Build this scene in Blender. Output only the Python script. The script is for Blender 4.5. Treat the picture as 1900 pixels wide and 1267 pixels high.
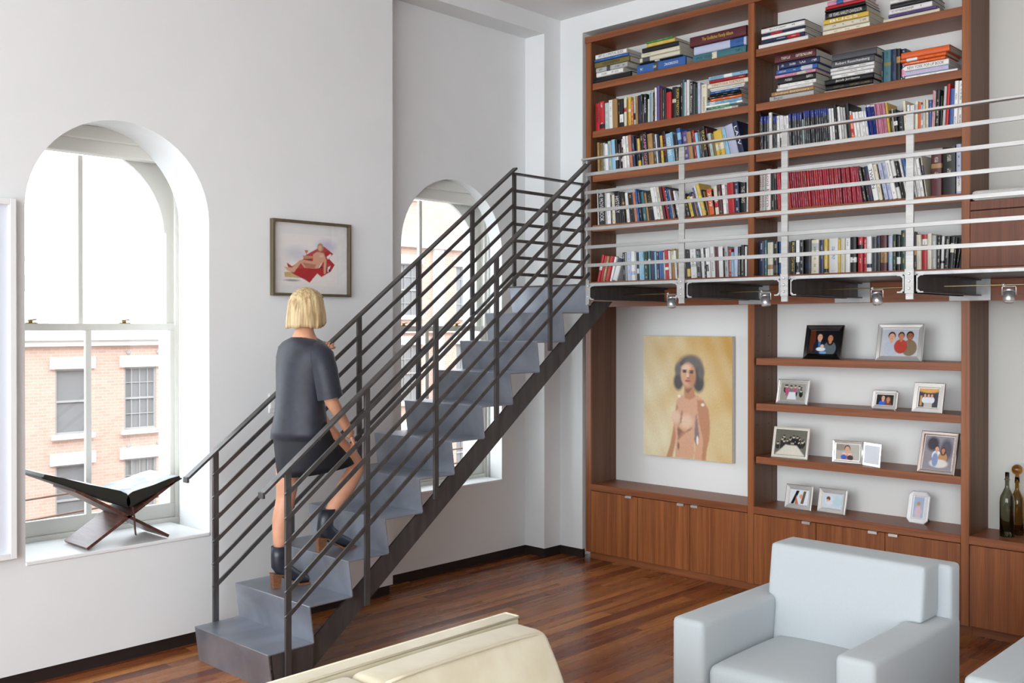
import bpy, bmesh, math, random
import numpy as np
from mathutils import Vector, Matrix
random.seed(7)
R = math.radians
for o in list(bpy.data.objects): bpy.data.objects.remove(o)
COL = bpy.context.scene.collection
SC = bpy.context.scene

# ---------------------------------------------------------------- camera
cd = bpy.data.cameras.new('camera'); cam = bpy.data.objects.new('camera', cd); COL.objects.link(cam)
cd.sensor_width = 36.0; cd.lens = 1881.69 * 36 / 1900; cd.shift_y = -(633.5 - 614.3) / 1900
cam.location = (4.9694, -6.0671, 1.8)
YAW, PIT = -0.758841, -0.005373
fw = Vector((math.sin(YAW) * math.cos(PIT), math.cos(YAW) * math.cos(PIT), math.sin(PIT)))
cam.rotation_euler = fw.to_track_quat('-Z', 'Y').to_euler()
cd.clip_start = .05; cd.clip_end = 300
SC.camera = cam

# ---------------------------------------------------------------- colour management, sky, sun, added fill light
SC.view_settings.view_transform = 'Standard'; SC.view_settings.look = 'None'
SC.view_settings.gamma = 1; SC.view_settings.use_curve_mapping = False
SC.view_settings.exposure = 0.06
W = bpy.data.worlds.new('sky'); SC.world = W; W.use_nodes = True
bg = W.node_tree.nodes['Background']; bg.inputs[0].default_value = (.87, .94, 1, 1); bg.inputs[1].default_value = 5.4
# the bright overcast sky lights everything through the windows; two fill lamps, added outside the rear windows, brighten the room
def area(name, loc, d, sx, sy, power, col=(1, 1, 1)):
    l = bpy.data.lights.new(name, 'AREA'); l.shape = 'RECTANGLE'; l.size = sx; l.size_y = sy; l.energy = power; l.color = col
    o = bpy.data.objects.new(name, l); COL.objects.link(o); o.location = loc; o.rotation_euler = Vector(d).to_track_quat('-Z', 'Y').to_euler(); return o
area('fill_light', (2.12, -9.72, 2.25), (0, 1, .22), 3.9, 3.7, 165, (.93, .97, 1))
area('fill_light', (6.45, -9.72, 2.25), (0, 1, .22), 3.9, 3.7, 165, (.93, .97, 1))

# ---------------------------------------------------------------- helpers
def lin(c):
    return tuple((x / 12.92 if x <= .04045 else ((x + .055) / 1.055) ** 2.4) for x in c)
def hx(s): return lin(tuple(int(s[i:i + 2], 16) / 255 for i in (0, 2, 4)))
MATS = {}
def mat(name, col=(.8, .8, .8), rough=.5, metal=0., **k):
    if name in MATS: return MATS[name]
    m = bpy.data.materials.new(name); m.use_nodes = True; MATS[name] = m
    b = m.node_tree.nodes['Principled BSDF']
    b.inputs['Base Color'].default_value = (*col, 1); b.inputs['Roughness'].default_value = rough
    b.inputs['Metallic'].default_value = metal
    for a, v in k.items(): b.inputs[a.replace('_', ' ')].default_value = v
    return m
def nodes(m): return m.node_tree.nodes, m.node_tree.links, m.node_tree.nodes['Principled BSDF']
def ramp(N, stops):
    r = N.new('ShaderNodeValToRGB'); e = r.color_ramp.elements
    while len(e) < len(stops): e.new(.5)
    for i, (p, c) in enumerate(stops): e[i].position = p; e[i].color = (*c, 1)
    return r
def noise_mat(name, c1, c2, scale=(1, 1, 1), rough=.5, metal=0, detail=4, bump=0, coord='Object', rr=0, lo=.3, hi=.7, rand=0, fine=None, **k):
    """principled material whose colour runs between c1 and c2 on stretched noise (grain, weave, mottling)"""
    if name in MATS: return MATS[name]
    m = mat(name, c1, rough, metal, **k); N, L, b = nodes(m)
    if coord == 'World': src = N.new('ShaderNodeNewGeometry').outputs['Position']
    else: src = N.new('ShaderNodeTexCoord').outputs[coord]
    if rand:
        oi = N.new('ShaderNodeObjectInfo'); va = N.new('ShaderNodeVectorMath'); va.operation = 'MULTIPLY_ADD'
        L.new(oi.outputs['Random'], va.inputs[0]); va.inputs[1].default_value = (37, 53, 71); L.new(src, va.inputs[2]); src = va.outputs[0]
    mp = N.new('ShaderNodeMapping'); mp.inputs['Scale'].default_value = scale; L.new(src, mp.inputs[0])
    n = N.new('ShaderNodeTexNoise'); n.inputs['Scale'].default_value = 1; n.inputs['Detail'].default_value = detail
    n.inputs['Distortion'].default_value = .4; L.new(mp.outputs[0], n.inputs['Vector'])
    r = ramp(N, [(lo, c1), (hi, c2)]); L.new(n.outputs['Fac'], r.inputs[0]); out = r.outputs[0]
    if fine:
        mp2 = N.new('ShaderNodeMapping'); mp2.inputs['Scale'].default_value = fine; L.new(src, mp2.inputs[0])
        n2 = N.new('ShaderNodeTexNoise'); n2.inputs['Scale'].default_value = 1; n2.inputs['Detail'].default_value = 2; L.new(mp2.outputs[0], n2.inputs['Vector'])
        mx = N.new('ShaderNodeMix'); mx.data_type = 'RGBA'; mx.blend_type = 'MULTIPLY'; mx.inputs[0].default_value = .55
        r2 = ramp(N, [(.35, (.55, .55, .55)), (.6, (1, 1, 1))]); L.new(n2.outputs['Fac'], r2.inputs[0])
        L.new(out, mx.inputs[6]); L.new(r2.outputs[0], mx.inputs[7]); out = mx.outputs[2]
    if rand:
        hs = N.new('ShaderNodeHueSaturation'); L.new(out, hs.inputs['Color'])
        ma = N.new('ShaderNodeMapRange'); L.new(oi.outputs['Random'], ma.inputs[0]); ma.inputs[3].default_value = 1 - rand; ma.inputs[4].default_value = 1 + rand
        L.new(ma.outputs[0], hs.inputs['Value'])
        mh = N.new('ShaderNodeMapRange'); L.new(oi.outputs['Random'], mh.inputs[0]); mh.inputs[3].default_value = .489; mh.inputs[4].default_value = .511
        L.new(mh.outputs[0], hs.inputs['Hue']); out = hs.outputs[0]
    L.new(out, b.inputs['Base Color'])
    if rr:
        ma = N.new('ShaderNodeMapRange'); L.new(n.outputs['Fac'], ma.inputs[0]); ma.inputs[1].default_value = .3; ma.inputs[2].default_value = .7
        ma.inputs[3].default_value = rough - rr; ma.inputs[4].default_value = rough + rr; L.new(ma.outputs[0], b.inputs['Roughness'])
    if bump:
        bp = N.new('ShaderNodeBump'); bp.inputs['Strength'].default_value = bump; bp.inputs['Distance'].default_value = .002
        L.new((n2 if fine else n).outputs['Fac'], bp.inputs['Height']); L.new(bp.outputs[0], b.inputs['Normal'])
    return m

class MB:
    """collects geometry, builds it as ONE mesh object"""
    def __init__(s): s.bm = bmesh.new(); s.mi = 0
    def face(s, vs, smooth=False):
        try: f = s.bm.faces.new(vs)
        except ValueError: return None
        f.material_index = s.mi; f.smooth = smooth; return f
    def poly(s, pts, smooth=False): return s.face([s.bm.verts.new(p) for p in pts], smooth)
    def box(s, x0, x1, y0, y1, z0, z1, M=None, bev=0, seg=1):
        vs = [s.bm.verts.new((x, y, z)) for x in (x0, x1) for y in (y0, y1) for z in (z0, z1)]
        fs = [s.face([vs[i] for i in q]) for q in ((0, 1, 3, 2), (4, 6, 7, 5), (0, 4, 5, 1), (2, 3, 7, 6), (0, 2, 6, 4), (1, 5, 7, 3))]
        if bev:
            es = list({e for f in fs for e in f.edges})
            r = bmesh.ops.bevel(s.bm, geom=es, offset=bev, segments=seg, profile=.5, affect='EDGES', clamp_overlap=True)
            if seg > 1:
                for f in r['faces']: f.smooth = True
            vs = list({v for f in r['faces'] for v in f.verts} | {v for v in vs if v.is_valid})
        if M is not None: bmesh.ops.transform(s.bm, matrix=M, verts=vs)
        return s
    def loft(s, rings, cap=True, smooth=True, closed=True):
        rs = [[s.bm.verts.new(p) for p in r] for r in rings]; n = len(rs[0])
        for a, b in zip(rs, rs[1:]):
            for i in range(n if closed else n - 1): s.face([a[i], a[(i + 1) % n], b[(i + 1) % n], b[i]], smooth)
        if cap and closed: s.face(rs[0][::-1]); s.face(rs[-1])
        return s
    def tube(s, pts, r, n=8, cap=True, smooth=True):
        pts = [Vector(p) for p in pts]; rings = []; up = Vector((0, 0, 1)); u = None
        for i, p in enumerate(pts):
            d = (pts[min(i + 1, len(pts) - 1)] - pts[max(i - 1, 0)]).normalized()
            if u is None: u = d.cross(up if abs(d.z) < .95 else Vector((1, 0, 0))).normalized()
            u = (u - d * u.dot(d)).normalized(); v = d.cross(u); rr = r[i] if isinstance(r, (list, tuple)) else r
            rings.append([p + (u * math.cos(2 * math.pi * k / n) + v * math.sin(2 * math.pi * k / n)) * rr for k in range(n)])
        return s.loft(rings, cap, smooth)
    def bar(s, p0, p1, w, h, up=(0, 0, 1), off=0):
        """rectangular bar from p0 to p1: w across, h along up"""
        p0, p1 = Vector(p0), Vector(p1); d = (p1 - p0).normalized(); a = d.cross(Vector(up)).normalized(); b = a.cross(d).normalized()
        rings = [[p + a * (w / 2 * i) + b * (h / 2 * j) for i, j in ((-1, -1), (1, -1), (1, 1), (-1, 1))] for p in (p0, p1)]
        return s.loft(rings, True, False)
    def prism(s, poly, f, a, b):
        """poly (list of 2-d points) swept between depths a and b; f(u, v, d) -> point"""
        return s.loft([[f(u, v, d) for u, v in poly] for d in (a, b)], True, False)
    def lathe(s, prof, c, n=16, smooth=True):
        return s.loft([[(c[0] + r * math.cos(2 * math.pi * k / n), c[1] + r * math.sin(2 * math.pi * k / n), c[2] + z) for k in range(n)] for r, z in prof], True, smooth)
    def ball(s, c, r, n=10, m=6, sc=(1, 1, 1)):
        return s.loft([[(c[0] + sc[0] * r * math.sin(math.pi * j / m) * math.cos(2 * math.pi * k / n), c[1] + sc[1] * r * math.sin(math.pi * j / m) * math.sin(2 * math.pi * k / n), c[2] - sc[2] * r * math.cos(math.pi * j / m)) for k in range(n)] for j in [.02] + list(range(1, m)) + [m - .02]], True, True)
    def build(s, name, m, parent=None, kind=None, M=None):
        bmesh.ops.recalc_face_normals(s.bm, faces=s.bm.faces)
        me = bpy.data.meshes.new(name); s.bm.to_mesh(me); s.bm.free()
        for x in (m if isinstance(m, (list, tuple)) else [m]): me.materials.append(x)
        return link(name, me, parent, kind, M)
def link(name, me, parent=None, kind=None, M=None):
    o = bpy.data.objects.new(name, me); COL.objects.link(o)
    if M is not None: o.matrix_basis = M
    if parent is not None:
        o.parent = parent
        if parent.get('_w'): o.matrix_parent_inverse = Matrix.Translation(-Vector(parent.location))
    elif kind is None: pass
    if kind: o['kind'] = kind
    return o
def thing(name, label, cat, loc=(0, 0, 0), rz=0, group=None, world=True):
    """Empty at the thing's base; with world=True its parts are given in room coordinates"""
    o = bpy.data.objects.new(name, None); COL.objects.link(o); o.empty_display_size = .1
    o.location = loc; o.rotation_euler = (0, 0, rz)
    if label: o['label'] = label
    if cat: o['category'] = cat
    if group: o['group'] = group
    if world: o['_w'] = 1
    return o
def tag(o, label, cat, group=None):
    o['label'] = label; o['category'] = cat
    if group: o['group'] = group
    return o
def structure(name):
    o = thing(name, None, None); o['kind'] = 'structure'; return o
def dup(o, loc, rz=0, label=None):
    c = o.copy(); COL.objects.link(c); c.location = loc; c.rotation_euler = (0, 0, rz)
    if label: c['label'] = label
    for ch in list(o.children):
        d = ch.copy(); COL.objects.link(d); d.parent = c
        for g in list(ch.children):
            e = g.copy(); COL.objects.link(e); e.parent = d
    return c
def canvas(name, w, h, layers, base, m, parent=None, res=90, M=None, seed=0, grain=.04):
    """flat printed or painted sheet (w x h metres, x right, z up, facing -y): a grid whose vertex colours carry the picture"""
    nx = max(8, int(res * w / max(w, h))); nz = max(8, int(res * h / max(w, h)))
    X, Z = np.meshgrid(np.linspace(0, 1, nx), np.linspace(0, 1, nz)); A = w / h
    rng = np.random.RandomState(seed); img = np.empty((nz, nx, 3)); img[:] = base if not callable(base) else base(X, Z)
    for L in layers:
        k = L[0]
        if k == 'e':
            _, cx, cy, rx, ry, col, soft = L[:7]; rot = L[7] if len(L) > 7 else 0
            dx, dz = X - cx, (Z - cy) / A; c, s_ = math.cos(rot), math.sin(rot); ex = dx * c + dz * s_; ez = -dx * s_ + dz * c
            d = np.sqrt((ex / rx) ** 2 + (ez / (ry / A)) ** 2); a = np.clip((1 - d) / max(soft, .02) + .5, 0, 1)
        else:
            _, pts, col, soft = L; a = np.zeros(X.shape, bool); n = len(pts)
            for i in range(n):
                (x0, z0), (x1, z1) = pts[i], pts[(i + 1) % n]
                if z0 == z1: continue
                c = ((z0 > Z) != (z1 > Z)) & (X < (x1 - x0) * (Z - z0) / (z1 - z0) + x0); a ^= c
            a = a.astype(float)
            for _ in range(int(soft)):
                p = np.pad(a, 1, mode='edge'); a = (p[1:-1, 1:-1] * 2 + p[:-2, 1:-1] + p[2:, 1:-1] + p[1:-1, :-2] + p[1:-1, 2:]) / 6
        img = img * (1 - a[..., None]) + np.array(col) * a[..., None]
    img = np.clip(img * (1 + rng.normal(0, grain, img.shape[:2])[..., None]), 0, 1)
    V = np.stack([X.ravel() * w, np.zeros(X.size), Z.ravel() * h], 1)
    i = np.arange(nx * nz).reshape(nz, nx); F = np.stack([i[:-1, :-1].ravel(), i[:-1, 1:].ravel(), i[1:, 1:].ravel(), i[1:, :-1].ravel()], 1)
    me = bpy.data.meshes.new(name); me.from_pydata(V.tolist(), [], F.tolist())
    ca = me.color_attributes.new('print', 'FLOAT_COLOR', 'POINT')
    ca.data.foreach_set('color', np.concatenate([img.reshape(-1, 3), np.ones((nx * nz, 1))], 1).ravel().astype(np.float32))
    me.materials.append(m); return link(name, me, parent, None, M)
def print_mat(name, rough=.4, **k):
    m = mat(name, (.5, .5, .5), rough, **k); N, L, b = nodes(m); a = N.new('ShaderNodeAttribute'); a.attribute_name = 'print'
    L.new(a.outputs['Color'], b.inputs['Base Color']); return m
TEXTS = []
def text(body, size, m, parent, M, fit=None, depth=0, name='lettering', font=None):
    """real lettering; converted to a mesh at the end of the script. M places its centre, x right, y up"""
    cu = bpy.data.curves.new(name, 'FONT'); cu.body = body; cu.size = size; cu.align_x = 'CENTER'; cu.align_y = 'CENTER'
    cu.resolution_u = 2; cu.extrude = depth
    o = bpy.data.objects.new(name, cu); COL.objects.link(o); TEXTS.append((o, m, parent, M, fit)); return o
def frame_m(origin, x, y):
    x = Vector(x).normalized(); y = Vector(y).normalized(); z = x.cross(y)
    return Matrix(((x.x, y.x, z.x, origin[0]), (x.y, y.y, z.y, origin[1]), (x.z, y.z, z.z, origin[2]), (0, 0, 0, 1)))
def flush_text():
    bpy.context.view_layer.update(); dg = bpy.context.evaluated_depsgraph_get()
    for o, m, parent, M, fit in TEXTS:
        me = bpy.data.meshes.new_from_object(o.evaluated_get(dg)); me.materials.clear(); me.materials.append(m)
        n = len(me.vertices)
        if n:
            co = np.empty(n * 3); me.vertices.foreach_get('co', co); co = co.reshape(-1, 3)
            lo, hi = co.min(0), co.max(0); c = (lo + hi) / 2; s = np.ones(3)
            if fit: s[:2] = np.array(fit) / np.maximum(hi - lo, 1e-6)[:2]
            co = (co - c) * s; me.vertices.foreach_set('co', co.ravel()); me.update()
        l = link(o.name.split('.')[0], me, parent, None, M)
        if parent is not None and parent.get('_w') is None: l.matrix_parent_inverse = Matrix.Identity(4)
        cu = o.data; bpy.data.objects.remove(o); bpy.data.curves.remove(cu)

# ---------------------------------------------------------------- materials of the room
WHITE = noise_mat('painted_plaster', (.765, .782, .78), (.79, .805, .803), (3, 3, 3), rough=.85)
CEIL = mat('ceiling_paint', (.80, .80, .80), .9)
TRIM = mat('window_paint', (.74, .74, .69), .45)
SILL = mat('sill_paint', (.80, .81, .81), .35)
DARKBASE = mat('dark_baseboard_stain', (.018, .012, .010), .5)
GLASS = bpy.data.materials.new('window_glass'); GLASS.use_nodes = True
N, L = GLASS.node_tree.nodes, GLASS.node_tree.links; N.remove(N['Principled BSDF'])
tr = N.new('ShaderNodeBsdfTransparent'); gl = N.new('ShaderNodeBsdfGlossy'); gl.inputs['Roughness'].default_value = .02
lw = N.new('ShaderNodeLayerWeight'); pw = N.new('ShaderNodeMath'); pw.operation = 'POWER'; pw.inputs[1].default_value = 5; L.new(lw.outputs['Facing'], pw.inputs[0])
fr = N.new('ShaderNodeMath'); fr.operation = 'MULTIPLY_ADD'; fr.inputs[1].default_value = .9; fr.inputs[2].default_value = .035; L.new(pw.outputs[0], fr.inputs[0]); mx = N.new('ShaderNodeMixShader')
L.new(fr.outputs[0], mx.inputs[0]); L.new(tr.outputs[0], mx.inputs[1]); L.new(gl.outputs[0], mx.inputs[2]); L.new(mx.outputs[0], N['Material Output'].inputs[0])
BRASS = mat('aged_brass', (.35, .25, .08), .35, 1)
PLANK = noise_mat('cherry_floorboard', hx('6a3419'), hx('b8713d'), (9, .7, 9), rough=.27, detail=5, coord='World', rr=.05, rand=.34, lo=.25, hi=.8, fine=(260, 9, 60))

# ---------------------------------------------------------------- floor of separate boards
fl = structure('floor')
b = MB(); b.box(-.6, 8.6, -9.6, .42, -.2, -.016); b.build('subfloor', mat('subfloor_black', (.03, .018, .012), .8), fl)
unit = MB(); unit.box(0, 1, 0, 1, 0, 1)
pm = unit.build('plank', PLANK, fl); first = True
rw = random.Random(3); W_ = .083; x = -.50; row = 0
while x < 8.5:
    vis = x < 4.45
    y = -9.5 if not vis else -5.0 + rw.uniform(-1.4, 0)
    segs = []
    if vis: segs.append((-9.5, y))
    else: segs = [(-9.5, .38)]; y = 1
    while y < .38:
        l = rw.uniform(.8, 2.3); y2 = min(y + l, .38)
        if .38 - y2 < .3: y2 = .38
        segs.append((y, y2)); y = y2
    w = W_ if vis else 1.35
    for (a, c) in segs:
        o = pm if first else pm.copy()
        if not first: COL.objects.link(o)
        first = False
        o.parent = fl; o.location = (x + .0004, a + .0004, -.016 + rw.uniform(0, .0006)); o.scale = (min(w, 8.5 - x) - .0010, c - a - .0010, .0154)
    x += w; row += 1

# ---------------------------------------------------------------- walls
def arch(yc, r, z0, zs, n=28):
    pts = [(yc - r, z0)] + [(yc - r * math.cos(math.pi * i / n), zs + r * math.sin(math.pi * i / n)) for i in range(n + 1)] + [(yc + r, z0)]
    return pts
def wall_with_arch(b, xf, xb, y0, y1, z0, z1, yc, r, rb, sill, zs, xo, ry0, ry1, rz0, rz1):
    """plaster from xf to xb with a splayed arched opening, then masonry from xb to xo with a square opening"""
    def sheet(x, pts):
        for (ya, za), (yb, zb) in zip(pts, pts[1:]):
            if abs(yb - ya) > 1e-6: b.poly([(x, ya, za), (x, yb, zb), (x, yb, z1), (x, ya, z1)])
        b.poly([(x, y0, z0), (x, pts[0][0], z0), (x, pts[0][0], z1), (x, y0, z1)])
        b.poly([(x, pts[-1][0], z0), (x, y1, z0), (x, y1, z1), (x, pts[-1][0], z1)])
        b.poly([(x, pts[0][0], z0), (x, pts[-1][0], z0), (x, pts[-1][0], pts[0][1]), (x, pts[0][0], pts[0][1])])
    A = arch(yc, r, sill, zs); B = arch(yc, rb, sill, zs)
    sheet(xf, A); sheet(xb, B)
    b.loft([[(xf, y, z) for y, z in A], [(xb, y, z) for y, z in B]], cap=False, smooth=True, closed=False)
    b.poly([(xf, A[0][0], sill), (xf, A[-1][0], sill), (xb, B[-1][0], sill), (xb, B[0][0], sill)])
    for (p, q, s, t) in ((y0, ry0, z0, z1), (ry1, y1, z0, z1), (ry0, ry1, z0, rz0), (ry0, ry1, rz1, z1)):
        b.box(xo, xb - .001, p, q, s, t)
    for q in ((y0, z0, y1, z0), (y0, z1, y1, z1), (y0, z0, y0, z1), (y1, z0, y1, z1)):
        b.poly([(xf, q[0], q[1]), (xf, q[2], q[3]), (xb, q[2], q[3]), (xb, q[0], q[1])])
b = MB()
wall_with_arch(b, -.27, -.66, -5.0, -1.70, .07, 4.2, -3.5625, .5075, .535, .605, 2.385, -1.0, -4.14, -2.985, .55, 2.90)
wall_with_arch(b, -.27, -.66, -9.5, -5.0, .07, 4.2, -6.2, .5075, .535, .605, 2.385, -1.0, -6.78, -5.62, .55, 2.90)
wall_with_arch(b, -.46, -.60, -1.70, -.19, .07, 4.06, -.96, .505, .520, .605, 2.365, -.95, -1.54, -.40, .55, 2.86)
b.box(-.95, -.258, -.19, .0, .07, 4.2); b.box(-.95, -.258, -1.70, -.19, 4.06, 4.2); b.box(-1.0, -.60, -1.71, -1.55, 0, 4.2)
b.box(-1.0, -.30, -9.6, -1.71, -.05, .0705); b.box(-1.0, -.49, -1.71, -.16, -.05, .0705); b.box(-1.0, -.285, -.16, .42, -.05, .0705)
b.build('wall_left', WHITE, None, 'structure')
b = MB(); b.box(-.95, -.033, .0, .42, .07, 4.2); b.box(-.033, 8.5, .0, .42, 4.06, 4.2); b.box(-.033, 8.5, .40, .45, 0, 4.06); b.box(4.35, 8.5, .0, .42, .07, 4.06)
b.build('wall_back', WHITE, None, 'structure')
b = MB(); b.box(-1, 8.7, -9.7, .45, 4.2, 4.4); b.build('ceiling', CEIL, None, 'structure')
b = MB()
for x0, x1 in ((-1, .15), (4.1, 4.5), (8.4, 8.7)): b.box(x0, x1, -9.7, -9.5, 0, 4.2)
b.box(-1, 8.7, -9.7, -9.5, 0, .35); b.box(-1, 8.7, -9.7, -9.5, 4.1, 4.2); b.build('wall_front', WHITE, None, 'structure')
b = MB()
b.box(8.5, 8.7, -9.7, .45, 0, 4.2); b.build('wall_right', WHITE, None, 'structure')
b = MB(); b.box(-.5, -.290, -9.5, -1.712, -.016, .0695); b.box(-.50, -.475, -1.712, -.175, -.016, .0695); b.box(-.5, -.272, -.175, .03, -.016, .0695)
b.build('baseboard_left', DARKBASE, None, 'structure')
b = MB(); b.box(-.272, -.04, .015, .04, -.016, .0695); b.build('baseboard_back', DARKBASE, None, 'structure')

# ---------------------------------------------------------------- the arched sash windows
def window(n, xs, yc, hw, zb, zm, zs, zt, latches=True, mo=0.0):
    """xs: room-side plane of the lower sash. hw: half width of the sash opening. zm: meeting rail, zs: spring of the glazed arc, zt: head"""
    w = structure('window_%d' % n); xu = xs - .045                       # the upper sash slides outside the lower one
    f = MB(); f.box(xu - .10, xs + .03, yc - hw - .07, yc - hw, zb - .06, zt + .05); f.box(xu - .10, xs + .03, yc + hw, yc + hw + .07, zb - .06, zt + .05)
    f.box(xu - .10, xs + .012, yc - hw, yc + hw, zb - .06, zb); f.box(xu - .10, xs + .05, yc - hw - .05, yc + hw + .05, zt, zt + .06)
    f.box(xs - .012, xs + .004, yc - hw, yc - hw + .018, zb, zt); f.box(xs - .012, xs + .004, yc + hw - .018, yc + hw, zb, zt)
    f.build('window_frame', TRIM, w)
    st = .045
    s = MB(); s.box(xs - .040, xs - .012, yc - hw, yc + hw, zb, zb + .085, bev=.003); s.box(xs - .040, xs - .012, yc - hw, yc + hw, zm - .022, zm + .018, bev=.003)
    s.box(xs - .040, xs - .012, yc - hw, yc - hw + st, zb + .085, zm - .022, bev=.003); s.box(xs - .040, xs - .012, yc + hw - st, yc + hw, zb + .085, zm - .022, bev=.003)
    s.build('lower_sash', TRIM, w)
    s = MB(); s.box(xs - .040, xs - .012, yc + mo - .017, yc + mo + .017, zb + .08, zm - .02, bev=.004); s.build('muntin', TRIM, w)
    s = MB(); s.box(xs - .028, xs - .024, yc - hw + st, yc + hw - st, zb + .085, zm - .02); s.build('lower_pane', GLASS, w)
    # upper sash: square frame whose glass is cut by an arc, with solid spandrels in the corners
    s = MB(); r = hw - st; n_ = 24
    s.box(xu - .040, xu - .012, yc - hw, yc + hw, zm - .02, zm + .018); s.box(xu - .040, xu - .012, yc - hw, yc - hw + st, zm, zs); s.box(xu - .040, xu - .012, yc + hw - st, yc + hw, zm, zs)
    A = [(yc - r * math.cos(math.pi * i / n_), zs + .95 * r * math.sin(math.pi * i / n_)) for i in range(n_ + 1)]
    A = [(yc - hw, zs), (yc - hw + st, zs)] + A[1:-1] + [(yc + hw - st, zs), (yc + hw, zs)]
    for (ya, za), (yb, zb_) in zip(A, A[1:]):
        if yb - ya > 1e-6: s.prism([(ya, za), (yb, zb_), (yb, zt), (ya, zt)], lambda u, v, d: (d, u, v), xu - .040, xu - .012)
    s.build('upper_sash', TRIM, w)
    s = MB(); ring = [(y, z) for y, z in A[1:-1]]
    s.loft([[(xu - .008, y, z) for y, z in ring], [(xu - .008, y + (yc - y) * .03, z - .012 * min(1, (z - zs) / .1 + .1)) for y, z in ring], [(xu - .03, y + (yc - y) * .03, z - .012 * min(1, (z - zs) / .1 + .1)) for y, z in ring]], cap=False, closed=False, smooth=False); s.build('arch_bead', TRIM, w)
    s = MB(); s.box(xu - .044, xu - .010, yc + mo - .025 - .014, yc + mo - .025 + .014, zm, zt - .1, bev=.004); s.build('muntin', TRIM, w)
    s = MB(); s.box(xu - .028, xu - .024, yc - hw + st, yc + hw - st, zm, zt - .02); s.build('upper_pane', GLASS, w)
    # boxed head above the sash
    s = MB(); s.box(xs - .01, xs + .075, yc - hw - .05, yc + hw + .05, zt - .105, zt - .02, bev=.006); s.box(xs + .03, xs + .10, yc - hw - .05, yc + hw + .05, zt - .03, zt + .05, bev=.006); s.build('window_head', TRIM, w)
    if latches:
        for dy in (-.29, .24):
            q = MB(); q.box(xs - .040, xs - .012, yc + dy - .032, yc + dy + .032, zm + .018, zm + .022); q.tube([(xs - .026, yc + dy, zm + .022), (xs - .026, yc + dy, zm + .036)], .012, 10)
            q.bar((xs - .026, yc + dy - .016, zm + .034), (xs - .02, yc + dy + .03, zm + .040), .010, .006); q.build('sash_latch', BRASS, w)
    return w
w1 = window(1, -.73, -3.565, .565, .645, 1.795, 2.36, 2.87, mo=.025)
w2 = window(2, -.655, -.965, .53, .645, 1.78, 2.33, 2.83, mo=-.07)
w3 = window(3, -.73, -6.2, .565, .645, 1.795, 2.36, 2.87)
s = MB(); s.tube([(-.68, -3.01, 2.5), (-.68, -3.01, 1.33), (-.68, -3.008, 1.30)], .0025, 6); s.build('shade_cord', TRIM, w1)
for n, (y0, y1, x0, x1) in enumerate(((-4.0695, -3.0555, -.73, -.262), (-1.4645, -.4555, -.66, -.452), (-6.705, -5.695, -.73, -.262)), 1):
    b = MB(); b.box(x0, x1, y0, y1, .6, .62, bev=.004); b.build('trim_%d' % n, SILL, None, 'structure')

# ---------------------------------------------------------------- steel staircase
STEEL = noise_mat('blackened_steel_sheet', (.28, .30, .345), (.43, .46, .52), (5, 2.2, 5), rough=.38, metal=.75, rr=.03, detail=5)
STEELD = noise_mat('dark_steel_bar', (.075, .070, .068), (.12, .112, .108), (20, 20, 4), rough=.42, metal=.55)
STEELL = noise_mat('brushed_steel_bar', (.40, .40, .39), (.52, .52, .51), (4, 60, 60), rough=.40, metal=.55)
GALV = noise_mat('raw_steel_plate', (.42, .43, .43), (.52, .53, .53), (20, 20, 20), rough=.45, metal=.4)
CHROME = mat('chrome', (.80, .80, .81), .28, .7)
HH, GG, Y0 = .1888, .245, -3.299
st = thing('staircase', 'blackened steel open staircase with zigzag folded treads and bar railings', 'staircase', (.35, -3.28, 0))
X0, X1 = 0.0, .70
for k in range(1, 11):
    y = Y0 + (k - 1) * GG; z = k * HH
    b = MB(); b.box(X0, X1, y, y + .272, z - .007, z, bev=.0015); b.build('tread', STEEL, st)
for k in range(1, 12):
    yt = Y0 + (k - 1) * GG; yb = yt + .025; za, zb = (k - 1) * HH, k * HH - (.0065 if k < 11 else 0)
    b = MB(); b.loft([[(x, yb, za), (x, yb + .006, za), (x, yt + .007, zb), (x, yt + .001, zb)] for x in (X0, X1)], True, False); b.build('riser', STEEL, st)
for s in (0, 1):
    xa, xb = ((.038, .050), (.650, .662))[s]
    b = MB(); b.prism([(-3.255, 0), (-3.275, HH - .008), (-3.03, HH - .008), (-3.03, 0)], lambda u, v, d: (d, u, v), (.002, .686)[s], (.014, .698)[s]); b.build('step_side', STEELD, st)
    b = MB(); b.prism([(-3.066, .0), (-3.066, .150), (-.712, 1.965), (-.517, 1.965)], lambda u, v, d: (d, u, v), xa, xb); b.build('stringer', STEELD, st)
zh = lambda y: .995 + (y + 3.334) * .758
def stair_rail(px0, px1, rx0, rx1, ys, corner, bots):
    for y, zb in zip(ys, bots):
        b = MB(); b.box(px0, px1, y - .017, y + .017, zb, zh(y) - .012, bev=.001); b.build('post', STEELD, st)
    xm = (px0 + px1) / 2
    b = MB(); b.bar((xm, -3.334, zh(-3.334) - .007), (xm, corner + .012, zh(corner + .012) - .007), .042, .013)
    b.box(xm - .021, xm + .021, -3.347, -3.333, zh(-3.334) - .032, zh(-3.334) - .002, bev=.001); b.build('handrail', STEELD, st)
    for i in range(6):
        o = .128 + .1215 * i
        b = MB(); b.bar(((rx0 + rx1) / 2, ys[0] - .02, zh(ys[0] - .02) - o), ((rx0 + rx1) / 2, corner, zh(corner) - o), rx1 - rx0, .022); b.build('rail', STEELD, st)
RY = (-3.19, -2.695, -2.203, -1.712, -1.225)
stair_rail(.7045, .7185, .7165, .7265, RY, -.845, (.03, .315, .82, 1.23, 1.64))
LY = (-3.166, -2.675, -2.181, -1.697, -1.208)
stair_rail(-.020, -.006, -.008, .002, LY, -.79, [HH * (math.floor((y - Y0) / GG) + 1) - .12 for y in LY])
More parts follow.
